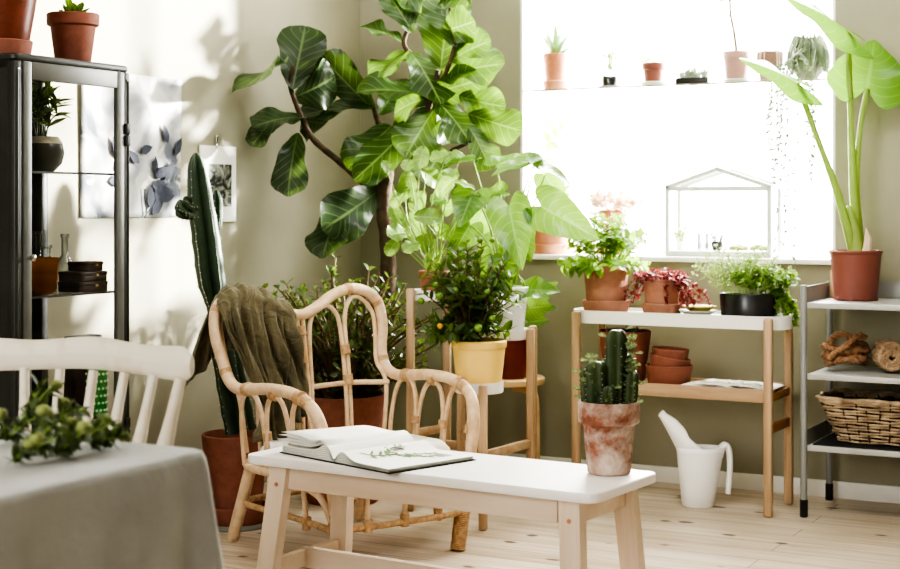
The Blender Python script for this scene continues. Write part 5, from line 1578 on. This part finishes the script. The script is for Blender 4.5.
saucer('pale green saucer under the small red pot on the glass shelf', p, .062, .018, m_plain('celadon_glaze', srgb(196, 206, 186), None, .4))
t = potted('potted_seedling', 'small red plastic pot with a pale seedling on the glass shelf', 'plant', (p.x, p.y, p.z+.0135), .054, .041, .088, REDPL, .03, .004)
ml = MB(); ms = MB(); shrub(ml, ms, random.Random(67), (-.02, 0, .07), 5, .06, .04, 2, .028, .5)
ml.build('foliage', HERB, t, 0); ms.build('stems', STEMG, t)
p = onS(694)
t = thing('cactus_tray', 'low dark tray of bristly seedlings on the glass shelf', 'tray', p)
MB().prism(rrect(.15, .08, .012), 0, .028, bev=.003).build('tray', BLACKG, t)
sm = MB(); rng = random.Random(68)
for k in range(90):
    x, y = rng.uniform(-.066, .066), rng.uniform(-.033, .033)
    sm.tube([(x, y, .026), (x+rng.uniform(-.01, .01), y, .05), (x+rng.uniform(-.016, .016), y+rng.uniform(-.01, .01), rng.uniform(.055, .078))], [.0028, .0024, .0008], 5)
sm.build('bristles', SILV, t)
p = onS(737)
saucer('grey saucer under the slender tree pot on the glass shelf', p, .06, .016, GPLATE)
t = potted('potted_tree', 'slender single-stemmed young tree in a pinkish pot on the glass shelf', 'plant', (p.x, p.y, p.z+.0135), .060, .048, .12, m_plain('dusty_pink_clay', srgb(186, 150, 140), srgb(170, 132, 122), .7), .03, .002)
ml = MB(); ms = MB(); rng = random.Random(69)
ms.tube(bez([(0, 0, .1), (-.012, 0, .2), (-.03, 0, .30), (-.03, .01, .42)], 6), [.007-.003*i/18 for i in range(19)], 8)
for k in range(5):
    b = Vector((-.03, 0, .27+.03*k)); a = rng.uniform(0, 6.3); e = b+Vector((math.cos(a)*.05, math.sin(a)*.05, .06))
    ms.tube([b, e], .002, 5)
    for q in range(5):
        d = (rv(rng)+UP*.6).normalized(); l = rng.uniform(.05, .08); leaf(ml, e, e+d*l, UP+rv(rng, .5), l*.36, 'lance', .2, .2, 2, 5)
ml.build('foliage', BASIL, t, 0); ms.build('stems', STEMB, t)
p = onS(770)
t = potted('potted_plant', 'speckled brown-grey pot between the pink pot and the trailing plant', 'plant', p, .056, .042, .125, m_terra('speckled_clay', srgb(150, 120, 104), srgb(210, 196, 184), .8), .05, .003)
ml = MB(); ms = MB(); rng = random.Random(70)
for k in range(6):
    a = -PI*.5+rng.uniform(-.9, .9); d = Vector((math.cos(a), math.sin(a), 0))
    pts = bez([d*.03+UP*.115, d*.06+UP*.13, d*.068+UP*.08, d*.066+UP*.03], 5); ms.tube(pts, .0022, 5)
ml = MB(); shrub(ml, ms, rng, (0, 0, .09), 5, .04, .03, 2, .02, .5)
ml.build('foliage', SILV, t, 0); ms.build('stems', m_plain('pale_runner', srgb(226, 206, 190), None, .6), t)
p = onS(808, .075)
t = thing('hanging_rhipsalis', 'grey-green trailing rhipsalis in a round pot at the right of the glass shelf', 'plant', p)
MB().lathe([(1e-4, 0), (.035, 0), (.058, .03), (.066, .07), (.06, .10), (.054, .10), (.058, .07), (1e-4, .06)], n=30).build('pot', m_plain('grey_clay', srgb(150, 150, 138), srgb(120, 118, 104), .7, 30), t)
ms = MB(); ml = MB(); rng = random.Random(72)
for k in range(240):
    a = k*2.39996; d = Vector((math.cos(a), math.sin(a), 0)); q = rng.uniform(.06, .085)
    front = d.y < 0
    ln = rng.uniform(.02, .09)
    pts = bez([d*.03+UP*.095, d*.05+UP*rng.uniform(.14, .19), d*q+UP*.12, d*(q+.004)+UP*ln], 5)
    ms.tube(pts, .0022, 4)
for k in range(12):
    a = rng.uniform(-2.5, -.7) ; d = Vector((math.cos(a), math.sin(a), 0)); x = rng.uniform(-.10, .08)
    zl = rng.uniform(-.45, -.15) if k < 8 else rng.uniform(-.82, -.6)
    o_ = Vector((x, -.19-rng.uniform(0, .02), 0))
    pts = bez([d*.04+UP*.10, d*.07+UP*.13, Vector((x*.9, -.185, .04)), o_+UP*(-.05), o_+Vector((rng.uniform(-.02, .02), 0, zl*.5)), o_+Vector((rng.uniform(-.03, .03), 0, zl))], 6)
    ms.tube(pts, .0014, 4)
    for i in range(10, len(pts)):
        for z in range(2):
            dd = (rv(rng)+Vector((0, 0, -.7))).normalized(); l = rng.uniform(.012, .022); leaf(ml, pts[i], pts[i]+dd*l, -VIEW+rv(rng, .5), l*.5, 'ovate', .2, .1, 2, 3)
ms.build('trailing_stems', SILV, t, 0); ml.build('foliage', SILV, t, 0)
